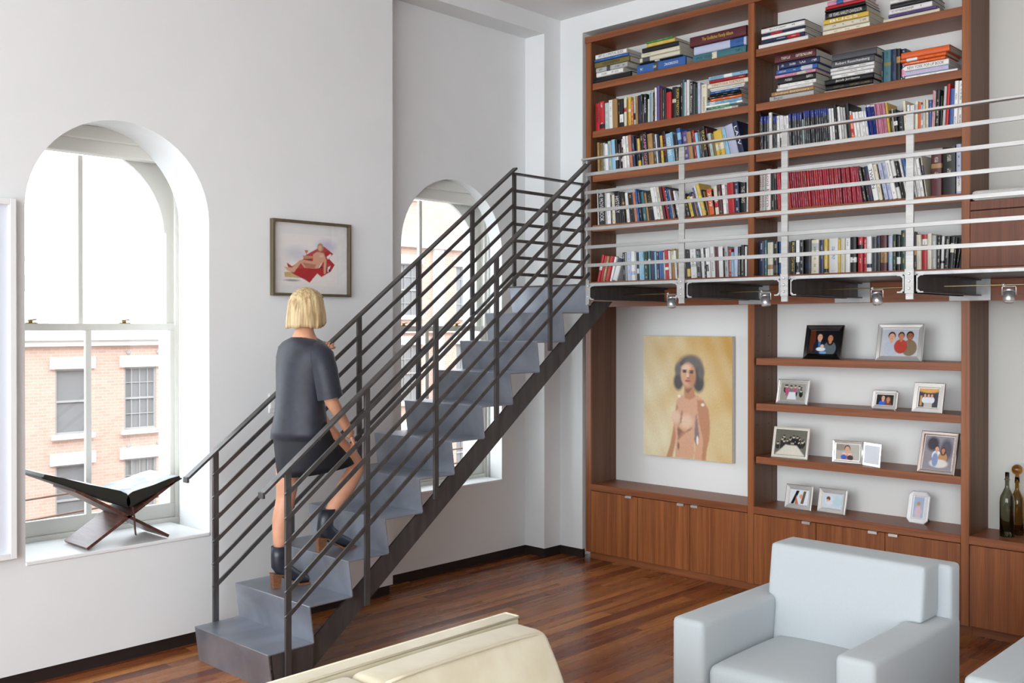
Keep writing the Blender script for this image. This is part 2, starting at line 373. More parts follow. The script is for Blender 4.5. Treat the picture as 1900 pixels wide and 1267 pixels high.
b = MB(); b.box(-.020, -.006, -.807, -.773, 2.06, 2.892, bev=.001); b.build('post', STEELD, st)
b = MB(); b.box(-.034, .008, -.807, -.02, 2.880, 2.893, bev=.001); b.build('handrail', STEELD, st)
for i in range(6):
    z = 2.885 - .122 - .119 * i
    b = MB(); b.box(-.008, .002, -.79, -.02, z - .011, z + .011); b.build('rail', STEELD, st)
b = MB(); b.box(-.022, -.004, -.034, -.020, 2.06, 2.882); b.build('post', STEELD, st)

# ---------------------------------------------------------------- walkway along the upper shelves, with its railing
wk = thing('walkway', 'narrow steel walkway with brushed bar railing along the upper bookshelves', 'walkway', (2.2, -.43, 2.07))
b = MB(); b.box(-.01, 4.3, -.85, -.004, 2.066, 2.078); b.build('deck_plate', STEELD, wk)
b = MB(); b.box(.72, 4.3, -.862, -.850, 2.060, 2.080, bev=.002); b.build('deck_edge', GALV, wk)
PX = (.735, 1.467, 2.156, 2.863, 3.56)
def channel(x, s, m):
    b = MB(); t = .007
    b.box(min(x, x + s * t), max(x, x + s * t), -.862, -.018, 1.970, 2.065)
    for za, zb in ((1.970, 1.977), (2.058, 2.065)): b.box(min(x, x + s * .036), max(x, x + s * .036), -.862, -.018, za, zb)
    o = b.build('channel_beam', m, wk)
    # cut ends of the beam, ground bright
    b = MB(); b.box(min(x, x + s * t), max(x, x + s * t), -.8632, -.862, 1.970, 2.065)
    for za, zb in ((1.970, 1.977), (2.058, 2.065)): b.box(min(x, x + s * .036), max(x, x + s * .036), -.8632, -.862, za, zb)
    b.prism([(x + s * t, 2.058), (x + s * .020, 2.058), (x + s * t, 2.046)], lambda u, v, d: (u, d, v), -.8632, -.862)
    b.prism([(x + s * t, 1.977), (x + s * .020, 1.977), (x + s * t, 1.989)], lambda u, v, d: (u, d, v), -.8632, -.862)
    b.build('beam_end', GALV, wk)
bolt = None
for i, x in enumerate(PX):
    if i: channel(x - .034, -1, STEELD)
    channel(x + (.030 if i else .002), 1, STEELD)
    b = MB()
    if i == 0: b.box(.7045, .7185, -.862, -.822, 1.935, 2.888, bev=.001); b.box(.718, .737, -.868, -.862, 1.94, 2.10)
    else: b.box(x - .020, x + .020, -.876, -.864, 1.935, 2.888, bev=.001); b.box(x - .024, x + .024, -.880, -.8765, 1.966, 2.092, bev=.001)
    b.build('post', STEELL, wk)
    if i:
        b = MB(); b.box(x - .115, x + .115, -.017, -.001, 1.945, 2.066); b.build('wall_plate', GALV, wk)
    for z in ((1.992, 2.03, 2.068) if i else (1.99, 2.06)):
        if bolt is None:
            b = MB(); b.tube([(0, 0, 0), (0, -.004, 0), (0, -.007, 0)], [.007, .007, .004], 8); bolt = b.build('bolt', CHROME, wk); q = bolt
        else: q = bolt.copy(); COL.objects.link(q)
        q.location = ((x, -.880, z) if i else (.728, -.868, z))
for j in range(7):
    z = 2.895 - (0 if j == 0 else .102 + .1195 * (j - 1))
    b = MB()
    if j == 0: b.box(.69, 4.3, -.893, -.852, 2.888, 2.900, bev=.001)
    else: b.box(.717, 4.3, -.888, -.878, z - .011, z + .011, bev=.001)
    b.build('handrail' if j == 0 else 'rail', STEELL, wk)

# ---------------------------------------------------------------- picture lights hung from a rod under the walkway
rod = MB(); rod.tube([(.74, -.5, 2.012), (4.28, -.5, 2.012)], .0035, 8); tag(rod.build('lamp_rod', mat('brass_rod', (.42, .36, .2), .35, 1)), 'thin brass rod running under the steel walkway carrying the spotlights', 'rod')
NICKEL = mat('satin_nickel', (.58, .58, .59), .36, .8)
LENS = mat('lamp_lens', (.6, .6, .58), .2)
where = ('under the walkway above the big painting', 'above the dark-framed couple photograph', 'above the right end of the photo shelves', 'at the far right above the bottles')
for i, x in enumerate((1.11, 1.80, 2.50, 3.20)):
    t = thing('spotlight', 'small nickel spotlight hung from the rod ' + where[i], 'spotlight', (x, -.5, 1.92), group='spotlights under the walkway')
    b = MB(); b.ball((x, -.5, 2.012), .0095); b.build('rod_clamp', CHROME, t)
    tl = R(-16 if i < 3 else -4); c = (x + .028, -.5, 1.958)
    M = Matrix.Translation(c) @ Matrix.Rotation(tl, 4, 'Y') @ Matrix.Rotation(R(-18), 4, 'X')
    b = MB(); b.lathe([(.001, .031), (.026, .031), (.028, .029), (.028, .018), (.0265, .017), (.0265, .015), (.028, .014), (.028, -.036), (.025, -.038)], (0, 0, 0), 18); bmesh.ops.transform(b.bm, matrix=M, verts=b.bm.verts); b.build('lamp_head', NICKEL, t)
    b = MB(); b.lathe([(.0245, -.036), (.0245, -.0385), (.001, -.039)], (0, 0, 0), 16); bmesh.ops.transform(b.bm, matrix=M, verts=b.bm.verts); b.build('lens', LENS, t)
    b = MB(); b.tube([(x - .006, -.5, 1.958), (x - .006, -.5, 1.999), (x - .003, -.5, 2.003), (x + .059, -.5, 2.003), (x + .062, -.5, 1.999), (x + .062, -.5, 1.958)], .003, 6); b.tube([(x, -.5, 2.004), (x, -.5, 2.008)], .004, 6); b.build('yoke', CHROME, t)

# ---------------------------------------------------------------- built-in bookcase in three bays
WV = noise_mat('sapele_vertical', hx('703c20'), hx('a9673a'), (26, 26, .55), rough=.34, detail=4, rr=.04, lo=.22, hi=.78, fine=(330, 330, 5))
WD = noise_mat('upright_side_wood', hx('5e3f2c'), hx('7c563d'), (26, 26, .55), rough=.5, detail=4, lo=.22, hi=.78, fine=(330, 330, 5))  # upright sides, darker and less red than their front edges
WH = noise_mat('sapele_horizontal', hx('763f22'), hx('a3623a'), (.6, 22, 26), rough=.42, detail=4, rr=.04, lo=.22, hi=.78, fine=(5, 300, 330))
BACKP = mat('bookcase_back_paint', (.78, .78, .76), .7)
GAP = mat('shadow_gap', (.012, .008, .006), .9)
UP = [(0, .05), (1.411, 1.457), (2.810, 2.857), (4.25, 4.30)]
SHELF = (3.655, 3.290, 2.950, 2.570, 2.135)
names = ('left', 'middle', 'right')
bays = []
for i in range(3):
    xa, xb = UP[i][1], UP[i + 1][0]
    lab = ('left bay of the sapele bookcase, holding the large painted portrait', 'middle bay of the sapele bookcase, with framed photos on its lower shelves', 'right bay of the sapele bookcase, cut off by the photo edge, bottles on its counter')[i]
    t = thing('bookcase', lab, 'bookcase', ((xa + xb) / 2, .17, 0), group='bays of the built-in bookcase'); bays.append(t)
    for j in ((0, 1) if i == 0 else (i + 1,)):
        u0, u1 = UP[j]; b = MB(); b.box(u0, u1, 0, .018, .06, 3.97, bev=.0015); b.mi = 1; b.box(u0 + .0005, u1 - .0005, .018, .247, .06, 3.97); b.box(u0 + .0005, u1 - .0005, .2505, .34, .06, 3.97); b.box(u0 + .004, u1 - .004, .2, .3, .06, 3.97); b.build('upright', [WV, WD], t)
    e0, e1 = (UP[0][0] - .006 if i == 0 else xa), (UP[i + 1][1] if i < 2 else 4.31)
    b = MB(); b.box(e0, e1, -.006, .34, 3.97, 4.018, bev=.0015); b.build('top_board', WH, t)
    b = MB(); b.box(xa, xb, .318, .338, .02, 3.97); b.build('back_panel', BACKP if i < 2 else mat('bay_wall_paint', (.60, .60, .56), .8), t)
    for z in SHELF:
        if i == 2 and z != SHELF[4]: continue
        b = MB(); b.box(xa + (.006 if z > 2.2 else 0), xb - (.002 if z > 2.2 else 0), .012 if z > 2.2 else -.004, .317, z - .05, z, bev=.0015); b.build('shelf', WH, t)
    b = MB(); b.box(xa, xb, .0, .022, 1.942, 2.084); b.build('fascia', WH, t)
    b = MB(); b.box(xa, xb, -.004, .317, .537, .585, bev=.0015); b.build('counter', WH, t)
    b = MB(); b.box(UP[0][0] if i == 0 else xa + .001, UP[i + 1][1], .055, .075, -.001, .062); b.build('toe_kick', WH, t)
    b = MB(); b.box(xa, xb, .024, .03, .06, .537); b.build('carcass', GAP, t)
    ds = ((.052, .490, .391), (.494, .947, .851), (.951, 1.409, .966)) if i == 0 else ((1.459, 1.905, 1.817), (1.909, 2.358, 2.260), (2.362, 2.808, 2.388)) if i == 1 else ((2.860, 3.31, 3.22), (3.314, 3.78, 3.69), (3.784, 4.248, 3.80))
    for a, c, hxx in ds:
        b = MB(); b.box(a, c, .001, .022, .064, .532, bev=.001); d = b.build('door', WV, t)
        b = MB(); b.box(hxx, hxx + .056, -.016, .004, .5335, .5352); b.box(hxx, hxx + .056, -.0175, -.016, .519, .5352); h = b.build('handle', CHROME, d)
    if i == 1:
        for z in (1.584, 1.279, .922):
            b = MB(); b.box(xa + .014, xb - .001, .006, .317, z - .047, z, bev=.0015); b.build('shelf', WH, t)
    if i == 2:
        b = MB(); b.box(xa + .001, xb, .003, .316, 2.136, 2.516, bev=.001); b.build('drawer_carcass', GAP, t)
        b = MB(); b.box(xa + .003, xb, -.001, .02, 2.137, 2.459, bev=.001); b.build('drawer_front', noise_mat('sapele_drawer', hx('643420'), hx('8c5134'), (12, 12, .5), rough=.4, lo=.22, hi=.78, fine=(300, 300, 5)), t)
        b = MB(); b.box(xa + .003, xb, -.001, .316, 2.465, 2.516, bev=.001); b.build('drawer_top', MATS['sapele_drawer'], t)
# peg holes for the adjustable shelves
b = MB()
for z in [1.03 + .1 * k for k in range(8)] + [2.25 + .13 * k for k in range(13)]:
    for y in (.05, .20): b.box(1.4565, 1.4575, y - .003, y + .003, z - .003, z + .003)
o = b.build('peg_hole', GAP, bays[1]); o['kind'] = 'stuff'
CUSH = noise_mat('seat_pad_fabric', (.62, .61, .58), (.72, .71, .68), (60, 60, 60), rough=.9)
b = MB(); b.box(2.866, 4.24, -.012, .30, 2.517, 2.576, bev=.022, seg=3); tag(b.build('seat_pad', CUSH), 'long flat off-white seat pad lying on the drawers above the walkway', 'cushion')

# ---------------------------------------------------------------- books
ROWS = '''a2:66,44,213,-1,rk,SISTERS|109,48,222,-1,rk|157,41,204,-1,ae|198,41,220,-1,w|240,48,219,-1,uk|288,20,211,-1,k|308,34,210,-1,kw|342,29,217,-1,cr|371,9,202,-1,u|380,29,216,-1,yc|409,20,187,-1,o|429,22,205,-1,ak|451,21,211,-1,u|473,31,214,-1,nr|503,18,217,-1,k|522,11,142,-1,d|533,24,213,-1,kw,ROGER|556,17,174,0,c|574,13,216,0,s|587,26,230,0,e|612,9,212,0,k|621,17,247,0,w|638,26,257,0,pd|664,28,232,0,m|691,15,221,0,d|706,21,227,0,km|727,44,194,0,r|771,37,226,0,kc|806,36,218,0,ky,SUPER STRETCH|842,25,259,0,k|867,18,262,0,td|885,16,241,0,ew|901,22,256,0,w|924,28,240,0,k,Lillian Bassman|952,20,219,0,dk|972,16,191,0,Gk|988,26,221,0,lw|1014,49,204,0,c
a3:96,19,251,-2,u|115,30,244,-2,O|146,23,243,-2,e|169,32,231,-3,Nw|201,32,249,-3,a|234,39,256,-3,sc|273,27,251,-4,kw|300,16,218,-4,d|316,23,232,-4,mc|338,11,250,-4,wk|350,27,267,-4,w|377,25,267,-4,w|401,33,270,-5,S|435,24,258,-5,n|459,18,247,-5,kn|477,26,236,-5,yk|503,33,264,-5,k|536,41,270,-5,kP,CAMPAIGNS|577,47,255,-5,uy|624,19,247,-5,d|643,19,246,-5,w|663,21,242,-5,n|684,23,231,-5,y|707,32,259,-6,kr,KLEIN|739,54,237,-7,sl,GOTHAM|793,17,243,-7,s|809,33,222,-7,ln|812,35,222,-7,k|847,33,262,-7,bs|879,51,234,-7,p|930,38,226,-8,u|968,12,218,-8,k|980,16,232,-8,r|996,24,211,-8,s|1020,16,231,-8,d|1036,18,217,-8,d|1054,33,250,-9,ky,INVERS|1087,16,236,-9,m|1103,27,195,-10,a|1130,27,188,-10,O|1158,69,201,-11,yc|1227,34,213,-13,s|1261,68,232,-14,le|1329,45,250,-15,n,LAW
a4:92,12,274,-2,w|104,70,275,-3,ke,THE MOVIE BOOK|174,12,253,-3,e|186,39,235,-3,wl|225,12,219,-3,k|236,30,219,-3,c|266,59,233,-5,kd,HISTORY|325,18,235,-5,kP|343,20,231,-5,ku|364,11,217,-5,O|375,27,224,-7,w|402,44,219,-7,k|446,26,219,-7,S|473,18,243,-7,b|490,18,228,-7,n|508,13,214,-7,kn|521,35,217,-9,t|556,19,209,-9,u|575,49,220,-9,kO,WEST|625,34,261,-11,w|659,23,253,-11,w|682,25,266,-11,c|708,23,238,-11,md|731,21,237,-11,rm|752,17,237,-11,n,DALI|768,15,223,-11,b|783,12,215,-11,e|795,15,215,-11,m|810,21,215,-11,k|831,21,201,-14,w|833,21,166,-16,s|853,23,186,-16,ew|876,33,179,-15,k|909,28,165,-15,k|937,28,151,-15,y|965,24,177,-15,nw|989,12,170,-15,u|1001,15,211,-16,b|1016,19,224,-16,w|1035,32,237,-17,yY|1067,14,189,-15,k|1080,12,176,-15,u|1092,43,182,-9,o,2009|1135,6,175,-9,k|1141,31,198,-6,cr|1172,31,207,-6,m|1203,27,203,-5,wc,Fini|1229,13,190,-5,ew|1243,53,213,-4,rS|1296,38,212,-3,n|1333,47,204,-2,k,THE WARS|1380,24,269,0,w
a5:88,26,207,14,rw|114,23,199,14,rd|137,28,195,14,uw|165,37,191,15,ru|202,23,187,15,wk|226,48,183,19,wn|340,23,213,-2,kw|362,13,209,-2,e|376,40,216,-2,lt|416,36,216,-2,wl|451,13,208,-2,e|465,18,207,-2,kw|482,39,211,-3,sy|522,15,210,-3,sw|537,35,210,-3,Gw|572,22,213,-3,tw|593,32,209,-3,nw|625,19,204,-3,s|645,23,204,-3,nw|668,38,207,-3,bn|706,17,199,-3,aw|723,31,213,-4,rw|755,19,205,-4,w|773,37,216,-4,uc|811,14,204,-4,w|825,27,214,-4,Om|856,20,200,-4,n|877,33,207,-4,k|909,28,202,-4,ky|938,52,205,-4,we|990,24,204,-4,kt|1014,12,200,-4,d|1026,28,204,-4,wn|1054,16,210,-4,kw|1069,20,206,-4,wk|1089,14,206,-4,wr|1103,35,216,-4,w|1138,31,211,-2,m|1169,37,211,-2,w|1205,8,200,-2,k|1213,32,210,-2,e|1246,23,193,-1,r|1268,21,169,-1,s|1289,30,202,0,lc|1319,21,204,0,k|1340,26,214,0,k|1366,17,204,0,w|1383,22,184,0,ns
b3:1483,9,282,-1,k|1492,20,252,-1,D|1512,20,251,-1,D|1533,20,251,-1,D|1553,23,269,-1,w|1576,6,265,-1,k|1583,14,242,-1,D|1596,14,241,-1,D|1610,21,241,-1,w|1631,19,241,-1,wk|1649,18,233,-2,w|1667,18,232,-2,w|1685,18,232,-2,w|1702,19,239,-2,D|1721,19,238,-2,D|1740,19,238,-2,D|1758,19,237,-2,D|1777,19,237,-2,D|1795,8,192,-3,a|1803,8,192,-3,a|1811,15,244,-3,D|1826,15,243,-3,D|1841,15,243,-3,D|1855,15,242,-3,D|1870,15,242,-3,D|1885,15,242,-3,D|1899,15,241,-3,D|1914,15,241,-3,D|1929,15,241,-3,D|1943,15,240,-3,D|1958,15,240,-3,D|1973,15,239,-3,D|1988,18,235,-4,w|2006,18,235,-4,w|2024,21,253,-4,k|2045,13,238,-5,w|2058,13,237,-5,w|2071,15,230,-5,e|2086,15,229,-5,e|2101,30,250,-6,k|2131,9,200,-6,w|2130,25,173,-6,or|2154,18,188,-7,w|2172,18,188,-7,w|2191,18,188,-7,w|2209,18,187,-7,w|2227,18,187,-7,w|2245,8,225,-8,B|2253,8,225,-8,B|2261,8,225,-8,B|2269,8,225,-8,B|2277,8,224,-8,B|2285,8,224,-8,B|2293,8,224,-8,B|2301,8,220,-7,P|2309,8,220,-7,P|2318,8,220,-7,P|2326,8,219,-7,P|2334,8,219,-7,P|2343,8,219,-7,P|2351,8,219,-7,P|2360,8,219,-7,P|2368,14,215,-6,y|2382,17,168,-5,k|2399,8,172,-5,c|2407,23,164,-5,kw|2430,34,152,-4,k|2464,17,212,-4,c|2482,15,182,-1,w|2497,14,178,0,wo|2511,14,177,0,wo|2525,19,196,0,ce|2544,21,188,0,o|2564,11,172,0,sw|2576,15,198,0,c|2590,15,198,0,c|2605,17,194,1,b|2622,15,246,2,P|2637,7,238,2,c|2644,26,245,2,k|2669,16,207,2,k|2686,18,259,3,e|2704,20,269,3,r|2724,27,239,3,b|2751,25,279,2,w|2776,25,278,2,w
b4:1478,23,273,0,er,Roni Horn|1501,30,272,0,ar,Roni Horn|1531,34,275,0,wr,Roni Horn|1565,25,257,0,k|1590,23,264,-1,k|1613,15,241,-5,R|1628,15,241,-5,R|1643,15,240,-5,R|1659,15,240,-5,R|1674,15,240,-5,R|1689,15,239,-5,R|1705,15,239,-5,R|1720,15,238,-5,R|1735,15,238,-5,R|1751,15,238,-5,R|1766,15,237,-5,R|1781,15,237,-5,R|1797,15,237,-5,R|1812,15,236,-5,R|1827,15,236,-5,R|1843,15,235,-5,R|1858,15,235,-5,R|1873,15,235,-5,R|1889,15,234,-5,R|1904,15,234,-5,R|1919,15,233,-5,R|1935,15,233,-5,R|1950,15,233,-5,R|1965,15,232,-5,R|1981,15,232,-5,R|1996,15,232,-5,R|2011,15,231,-5,R|2027,15,231,-5,R|2042,15,230,-5,R|2057,15,230,-5,R|2073,15,230,-5,R|2088,15,229,-5,R|2103,15,229,-5,R|2119,15,229,-5,R|2134,15,228,-5,R|2149,15,228,-5,R|2165,15,227,-5,R|2180,15,227,-5,R|2157,16,220,-9,R|2174,16,219,-9,R|2190,16,219,-9,R|2206,24,218,-10,k|2230,20,218,-10,k|2250,24,221,-10,nr|2274,36,232,-11,w,TWEEN|2310,24,228,-11,c|2334,10,227,-11,k|2343,25,231,-12,l|2369,23,230,-12,l|2392,31,245,-12,w|2423,23,240,-12,wk|2446,19,235,-11,k|2465,11,227,-11,k|2477,15,257,-12,w|2492,19,242,-11,bl|2511,19,226,-11,ku|2530,15,226,-11,e|2545,21,233,-9,wk|2565,21,232,-9,wk|2586,6,239,-9,k|2591,9,254,-8,cp|2620,67,246,0,mu|2687,85,281,0,k|2771,33,289,0,lw
b5:1477,45,233,0,n|1521,21,236,0,t|1542,44,220,0,cu|1587,35,223,0,kd|1622,26,218,0,bw|1648,22,214,0,mw|1669,27,210,0,we|1696,18,217,0,k|1714,32,220,0,ky,Rain Crane|1747,30,223,0,wk|1777,30,222,0,kw|1807,50,225,0,kn|1857,56,217,0,ce|1913,34,215,0,nc|1947,27,218,0,yk|1974,67,221,0,wb|2041,17,212,0,yu|2058,30,216,0,ca|2088,34,215,0,w|2122,43,221,0,kw|2169,35,219,0,rk|2203,26,213,0,rw|2229,32,218,0,wn|2261,30,213,0,dk|2291,26,220,0,kb|2317,45,220,0,mu|2362,29,215,0,ls|2391,21,222,0,Gy|2413,27,213,0,kw|2440,34,243,0,G|2474,15,212,0,n|2489,34,212,0,k|2523,17,218,0,ku|2540,30,210,0,ca|2570,32,210,0,rw|2602,28,213,0,c|2630,29,201,0,ew|2659,20,197,1,kc|2679,18,192,2,wk|2697,29,192,3,k|2726,25,184,4,kc|2751,14,180,5,k|2766,11,176,10,k
b2v:2321,9,191,0,n|2330,50,198,0,tO|2380,35,197,0,nt|2415,25,192,0,ku|2440,28,188,0,nP'''
STACKS = '''a1p:55,409,44,kr|83,337,37,w|76,377,39,ed|61,389,44,Ok,VERANNEMAN|61,382,22,bs|68,364,36,wk,ART AS A SPIRITUAL GUIDE
a1q:464,888,73,bd|489,859,11,kw|489,842,36,cd|500,837,34,cO|512,827,33,kn|551,799,30,yc|543,780,11,g
a1r:953,1376,55,tc|957,1376,61,lb|925,1377,74,my,The Godfather Family Album
a2p:1059,1319,19,ew|1062,1253,13,gk|1063,1349,18,ws|1070,1344,22,sw|1094,1345,19,o|1072,1334,16,k|1089,1332,13,kw|1094,1327,18,b|1102,1361,11,w|1090,1365,16,wk|1072,1393,35,cr,VANITY FAIR PORTRAITS|1086,1374,19,r|1085,1393,28,sw
b1p:1471,1829,33,w|1495,1807,24,nr|1496,1807,24,w|1495,1807,19,nr|1493,1807,34,w|1496,1807,6,kr
b1q:1935,2244,31,c|1938,2240,37,c|1940,2238,34,yb,BUGS|1948,2219,43,kw,100 YEARS HARLEY-DAVIDSON|1950,2218,16,k|1954,2215,21,ro|1967,2207,30,Pb
b1r:2330,2670,26,c|2361,2651,18,pn,VAN GOGH|2367,2627,34,w|2374,2629,29,kG|2377,2626,23,w
b2p:1557,1873,34,ek,Bogus|1570,1870,27,uc,Indian Interiors|1608,1867,20,w|1628,1884,26,w|1611,1879,43,kw|1594,1882,21,Pc|1605,1896,33,bl|1621,1909,44,n|1590,1880,57,m
b2q:1944,2267,10,c|1952,2261,34,kO|1950,2269,35,kw,Jacob Jordaens|1998,2267,24,w|1988,2274,22,w|1988,2274,22,w|1995,2274,42,de,Robert Rauschenberg|1995,2285,47,dr
b2r:2432,2773,18,w|2465,2722,30,lP,Jackson Pollock|2450,2723,36,wk,NEW YORK POP-UP BOOK|2448,2703,20,ow|2441,2710,20,ow|2441,2728,41,ow'''
CODE = {k: hx(v) for k, v in dict(k='1b1b1d', n='232b4c', b='355f9e', s='8fbcd6', t='3f6f78', g='2f9a56', G='16392a', r='b5262c', m='55242a', o='d9622c', y='d8b64a', Y='e2d52c', c='dcd5bf', w='e9e8e6',
    e='b9bab8', d='4b4c50', p='5b4a86', P='d991a8', u='a98253', l='b7bdd6', a='a9bdb8', O='7d6f3c', S='c07a60', N='e4e4ea', M='3a3b4a', D='3a3c3f', R='a8303c', B='2b3a86').items()}
CNAME = dict(k='black', n='navy', b='blue', s='sky blue', t='teal', g='green', G='dark green', r='red', m='maroon', o='orange', y='ochre', Y='yellow', c='cream', w='white', e='light grey', d='dark grey',
    p='purple', P='pink', u='tan', l='lavender', a='celadon', O='olive', S='salmon', N='white', M='slate', D='dark grey', R='red', B='blue')
COVER = mat('book_cover', (.5, .5, .5), .38); N, L, b_ = nodes(COVER)
oi = N.new('ShaderNodeObjectInfo'); uvn = N.new('ShaderNodeTexCoord'); sep = N.new('ShaderNodeSeparateXYZ'); L.new(uvn.outputs['UV'], sep.inputs[0])
def att(n):
    a = N.new('ShaderNodeAttribute'); a.attribute_type = 'OBJECT'; a.attribute_name = n; return a
def mth(op, a, b=None, c=None):
    m = N.new('ShaderNodeMath'); m.operation = op
    for i, v in enumerate((a, b, c)):
        if v is None: continue
        if isinstance(v, (int, float)): m.inputs[i].default_value = v
        else: L.new(v, m.inputs[i])
    return m.outputs[0]
ink, bandc, lay = att('ink'), att('band'), att('lay')
ls = N.new('ShaderNodeSeparateXYZ'); L.new(lay.outputs['Vector'], ls.inputs[0])     # x: band start, y: band end, z: amount of lettering
u, v = sep.outputs[0], sep.outputs[1]
inband = mth('MULTIPLY', mth('GREATER_THAN', v, ls.outputs[0]), mth('LESS_THAN', v, ls.outputs[1]))
spine = mth('MULTIPLY', mth('GREATER_THAN', u, -.01), mth('LESS_THAN', u, 1.01))
m1 = N.new('ShaderNodeMix'); m1.data_type = 'RGBA'; L.new(mth('MULTIPLY', inband, spine), m1.inputs[0]); L.new(oi.outputs['Color'], m1.inputs[6]); L.new(bandc.outputs['Color'], m1.inputs[7])
cv = N.new('ShaderNodeCombineXYZ'); L.new(mth('MULTIPLY', u, 7.), cv.inputs[0]); L.new(mth('MULTIPLY', v, 120.), cv.inputs[1]); L.new(mth('MULTIPLY', oi.outputs['Random'], 91.), cv.inputs[2])
nz = N.new('ShaderNodeTexNoise'); nz.inputs['Scale'].default_value = 1; nz.inputs['Detail'].default_value = 1; L.new(cv.outputs[0], nz.inputs['Vector'])
cw = N.new('ShaderNodeCombineXYZ'); L.new(mth('MULTIPLY', v, 5.), cw.inputs[1]); L.new(mth('MULTIPLY', oi.outputs['Random'], 33.), cw.inputs[2])
nw = N.new('ShaderNodeTexNoise'); nw.inputs['Scale'].default_value = 1; nw.inputs['Detail'].default_value = 0; L.new(cw.outputs[0], nw.inputs['Vector'])
wid = mth('LESS_THAN', mth('ABSOLUTE', mth('SUBTRACT', u, .5)), mth('MULTIPLY', mth('ADD', ls.outputs[2], .15), .26))
txt = mth('MULTIPLY', mth('MULTIPLY', mth('GREATER_THAN', nz.outputs['Fac'], .5), mth('GREATER_THAN', nw.outputs['Fac'], mth('SUBTRACT', .62, mth('MULTIPLY', ls.outputs[2], .22)))), mth('MULTIPLY', wid, mth('MULTIPLY', mth('GREATER_THAN', v, .06), mth('LESS_THAN', v, .94))))
txt = mth('MULTIPLY', mth('MULTIPLY', txt, spine), mth('GREATER_THAN', ls.outputs[2], .01))
m2 = N.new('ShaderNodeMix'); m2.data_type = 'RGBA'; L.new(mth('MULTIPLY', txt, .75), m2.inputs[0]); L.new(m1.outputs[2], m2.inputs[6]); L.new(ink.outputs['Color'], m2.inputs[7]); L.new(m2.outputs[2], b_.inputs['Base Color'])
PAGES = noise_mat('page_edges', (.50, .47, .40), (.66, .63, .56), (400, 3, 3), rough=.9)

def unit_book(pages_only=None):
    b = MB(); uv = b.bm.loops.layers.uv.new('UVMap')
    if pages_only is not True:
        b.mi = 0; r = .10
        prof = [(0, .06), (.03, .018), (.12, .003), (.5, 0), (.88, .003), (.97, .018), (1, .06)]
        lo = [b.bm.verts.new((x, y, 0)) for x, y in prof]; hi = [b.bm.verts.new((x, y, 1)) for x, y in prof]
        for i in range(len(prof) - 1):
            f = b.face([lo[i], lo[i + 1], hi[i + 1], hi[i]], True)
            for l_ in f.loops: l_[uv].uv = (l_.vert.co.x, l_.vert.co.z)
        def side(x, i, j):
            a, c = lo[i], hi[i]; d, e = b.bm.verts.new((x, 1, 0)), b.bm.verts.new((x, 1, 1))
            q, s, t, w = [b.bm.verts.new((j, y, z)) for y, z in ((.06, 0), (1, 0), (1, 1), (.06, 1))]
            for vs in ((a, d, e, c), (q, s, t, w), (a, d, s, q), (c, e, t, w), (d, e, t, s)):
                f = b.face(list(vs))
                if f:
                    for l_ in f.loops: l_[uv].uv = (3, l_.vert.co.z)
        side(0, 0, .08); side(1, -1, .92)
        for ring in (lo, hi):
            f = b.face([b.bm.verts.new(v_.co) for v_ in ring])
            for l_ in f.loops: l_[uv].uv = (3, 0)
    if pages_only is not False:
        b.mi = 0 if pages_only else 1
        b.box(.08, .92, .03, .975, .014, .986)
        for f in b.bm.faces:
            if f.material_index == b.mi and (pages_only or b.mi == 1):
                for l_ in f.loops: l_[uv].uv = (3, 0)
    bmesh.ops.recalc_face_normals(b.bm, faces=b.bm.faces); me = bpy.data.meshes.new('book'); b.bm.to_mesh(me); b.bm.free()
    for m in ((PAGES,) if pages_only is True else (COVER,) if pages_only is False else (COVER, PAGES)): me.materials.append(m)
    return me
U_BOOK, U_COVER, U_PAGES = unit_book(), unit_book(False), unit_book(True)
ORD = 'first second third fourth fifth sixth seventh eighth ninth tenth eleventh twelfth thirteenth fourteenth fifteenth sixteenth seventeenth eighteenth nineteenth'.split()
TENS = {2: 'twent', 3: 'thirt', 4: 'fort', 5: 'fift', 6: 'sixt', 7: 'sevent', 8: 'eight', 9: 'ninet'}
def ordinal(n):
    if n <= 19: return ORD[n - 1]
    t, r = divmod(n, 10); return TENS[t] + ('ieth' if r == 0 else 'y-' + ORD[r - 1])
br = random.Random(11)
INKS = dict(w='k', c='m', e='k', k='c', n='w', m='c', r='w', G='y', d='w', b='w', t='c', p='c', u='k', y='k', Y='k', s='n', l='n', a='d', o='w', S='m', O='k', P='m', g='w', N='n', D='e', R='P', B='w')
def dress(o, cc, titled=False, magazine=False):
    c1 = cc[0]; c2 = cc[1] if len(cc) > 1 else INKS.get(c1, 'k'); j = br.uniform(.88, 1.1)
    col = [min(1, x * j) for x in CODE[c1]]; o.color = (*col, 1)
    o['ink'] = list(CODE[c2 if len(cc) > 1 else INKS.get(c1, 'k')])
    a = br.uniform(.0, .75); wide = br.uniform(.07, .3)
    if c1 == 'D': o['band'] = list(CODE['B']); o['lay'] = [.82, 1.01, .5]; o['ink'] = list(CODE['e'])
    elif c1 == 'B': o['band'] = list(CODE['w']); o['lay'] = [.93, .985, .1]
    elif c1 == 'R': o['band'] = list(CODE['P']); o['lay'] = [0, 0, br.uniform(.35, .7)]; o.color = tuple([x * br.uniform(.6, 1.25) for x in CODE['R']] + [1])
    elif titled: o['band'] = list(CODE[c2]); o['lay'] = [2, 2, 0.]
    elif len(cc) > 1 and br.random() < .55: o['band'] = list(CODE[c2]); o['ink'] = list(CODE[br.choice('wkc') if c2 not in 'wkc' else 'k' if c2 != 'k' else 'w']); o['lay'] = [a, a + wide, br.uniform(.25, .55)]
    else: o['band'] = list(CODE[c2]); o['lay'] = [2, 2, br.uniform(.25, .6) if br.random() < .8 else 0.]
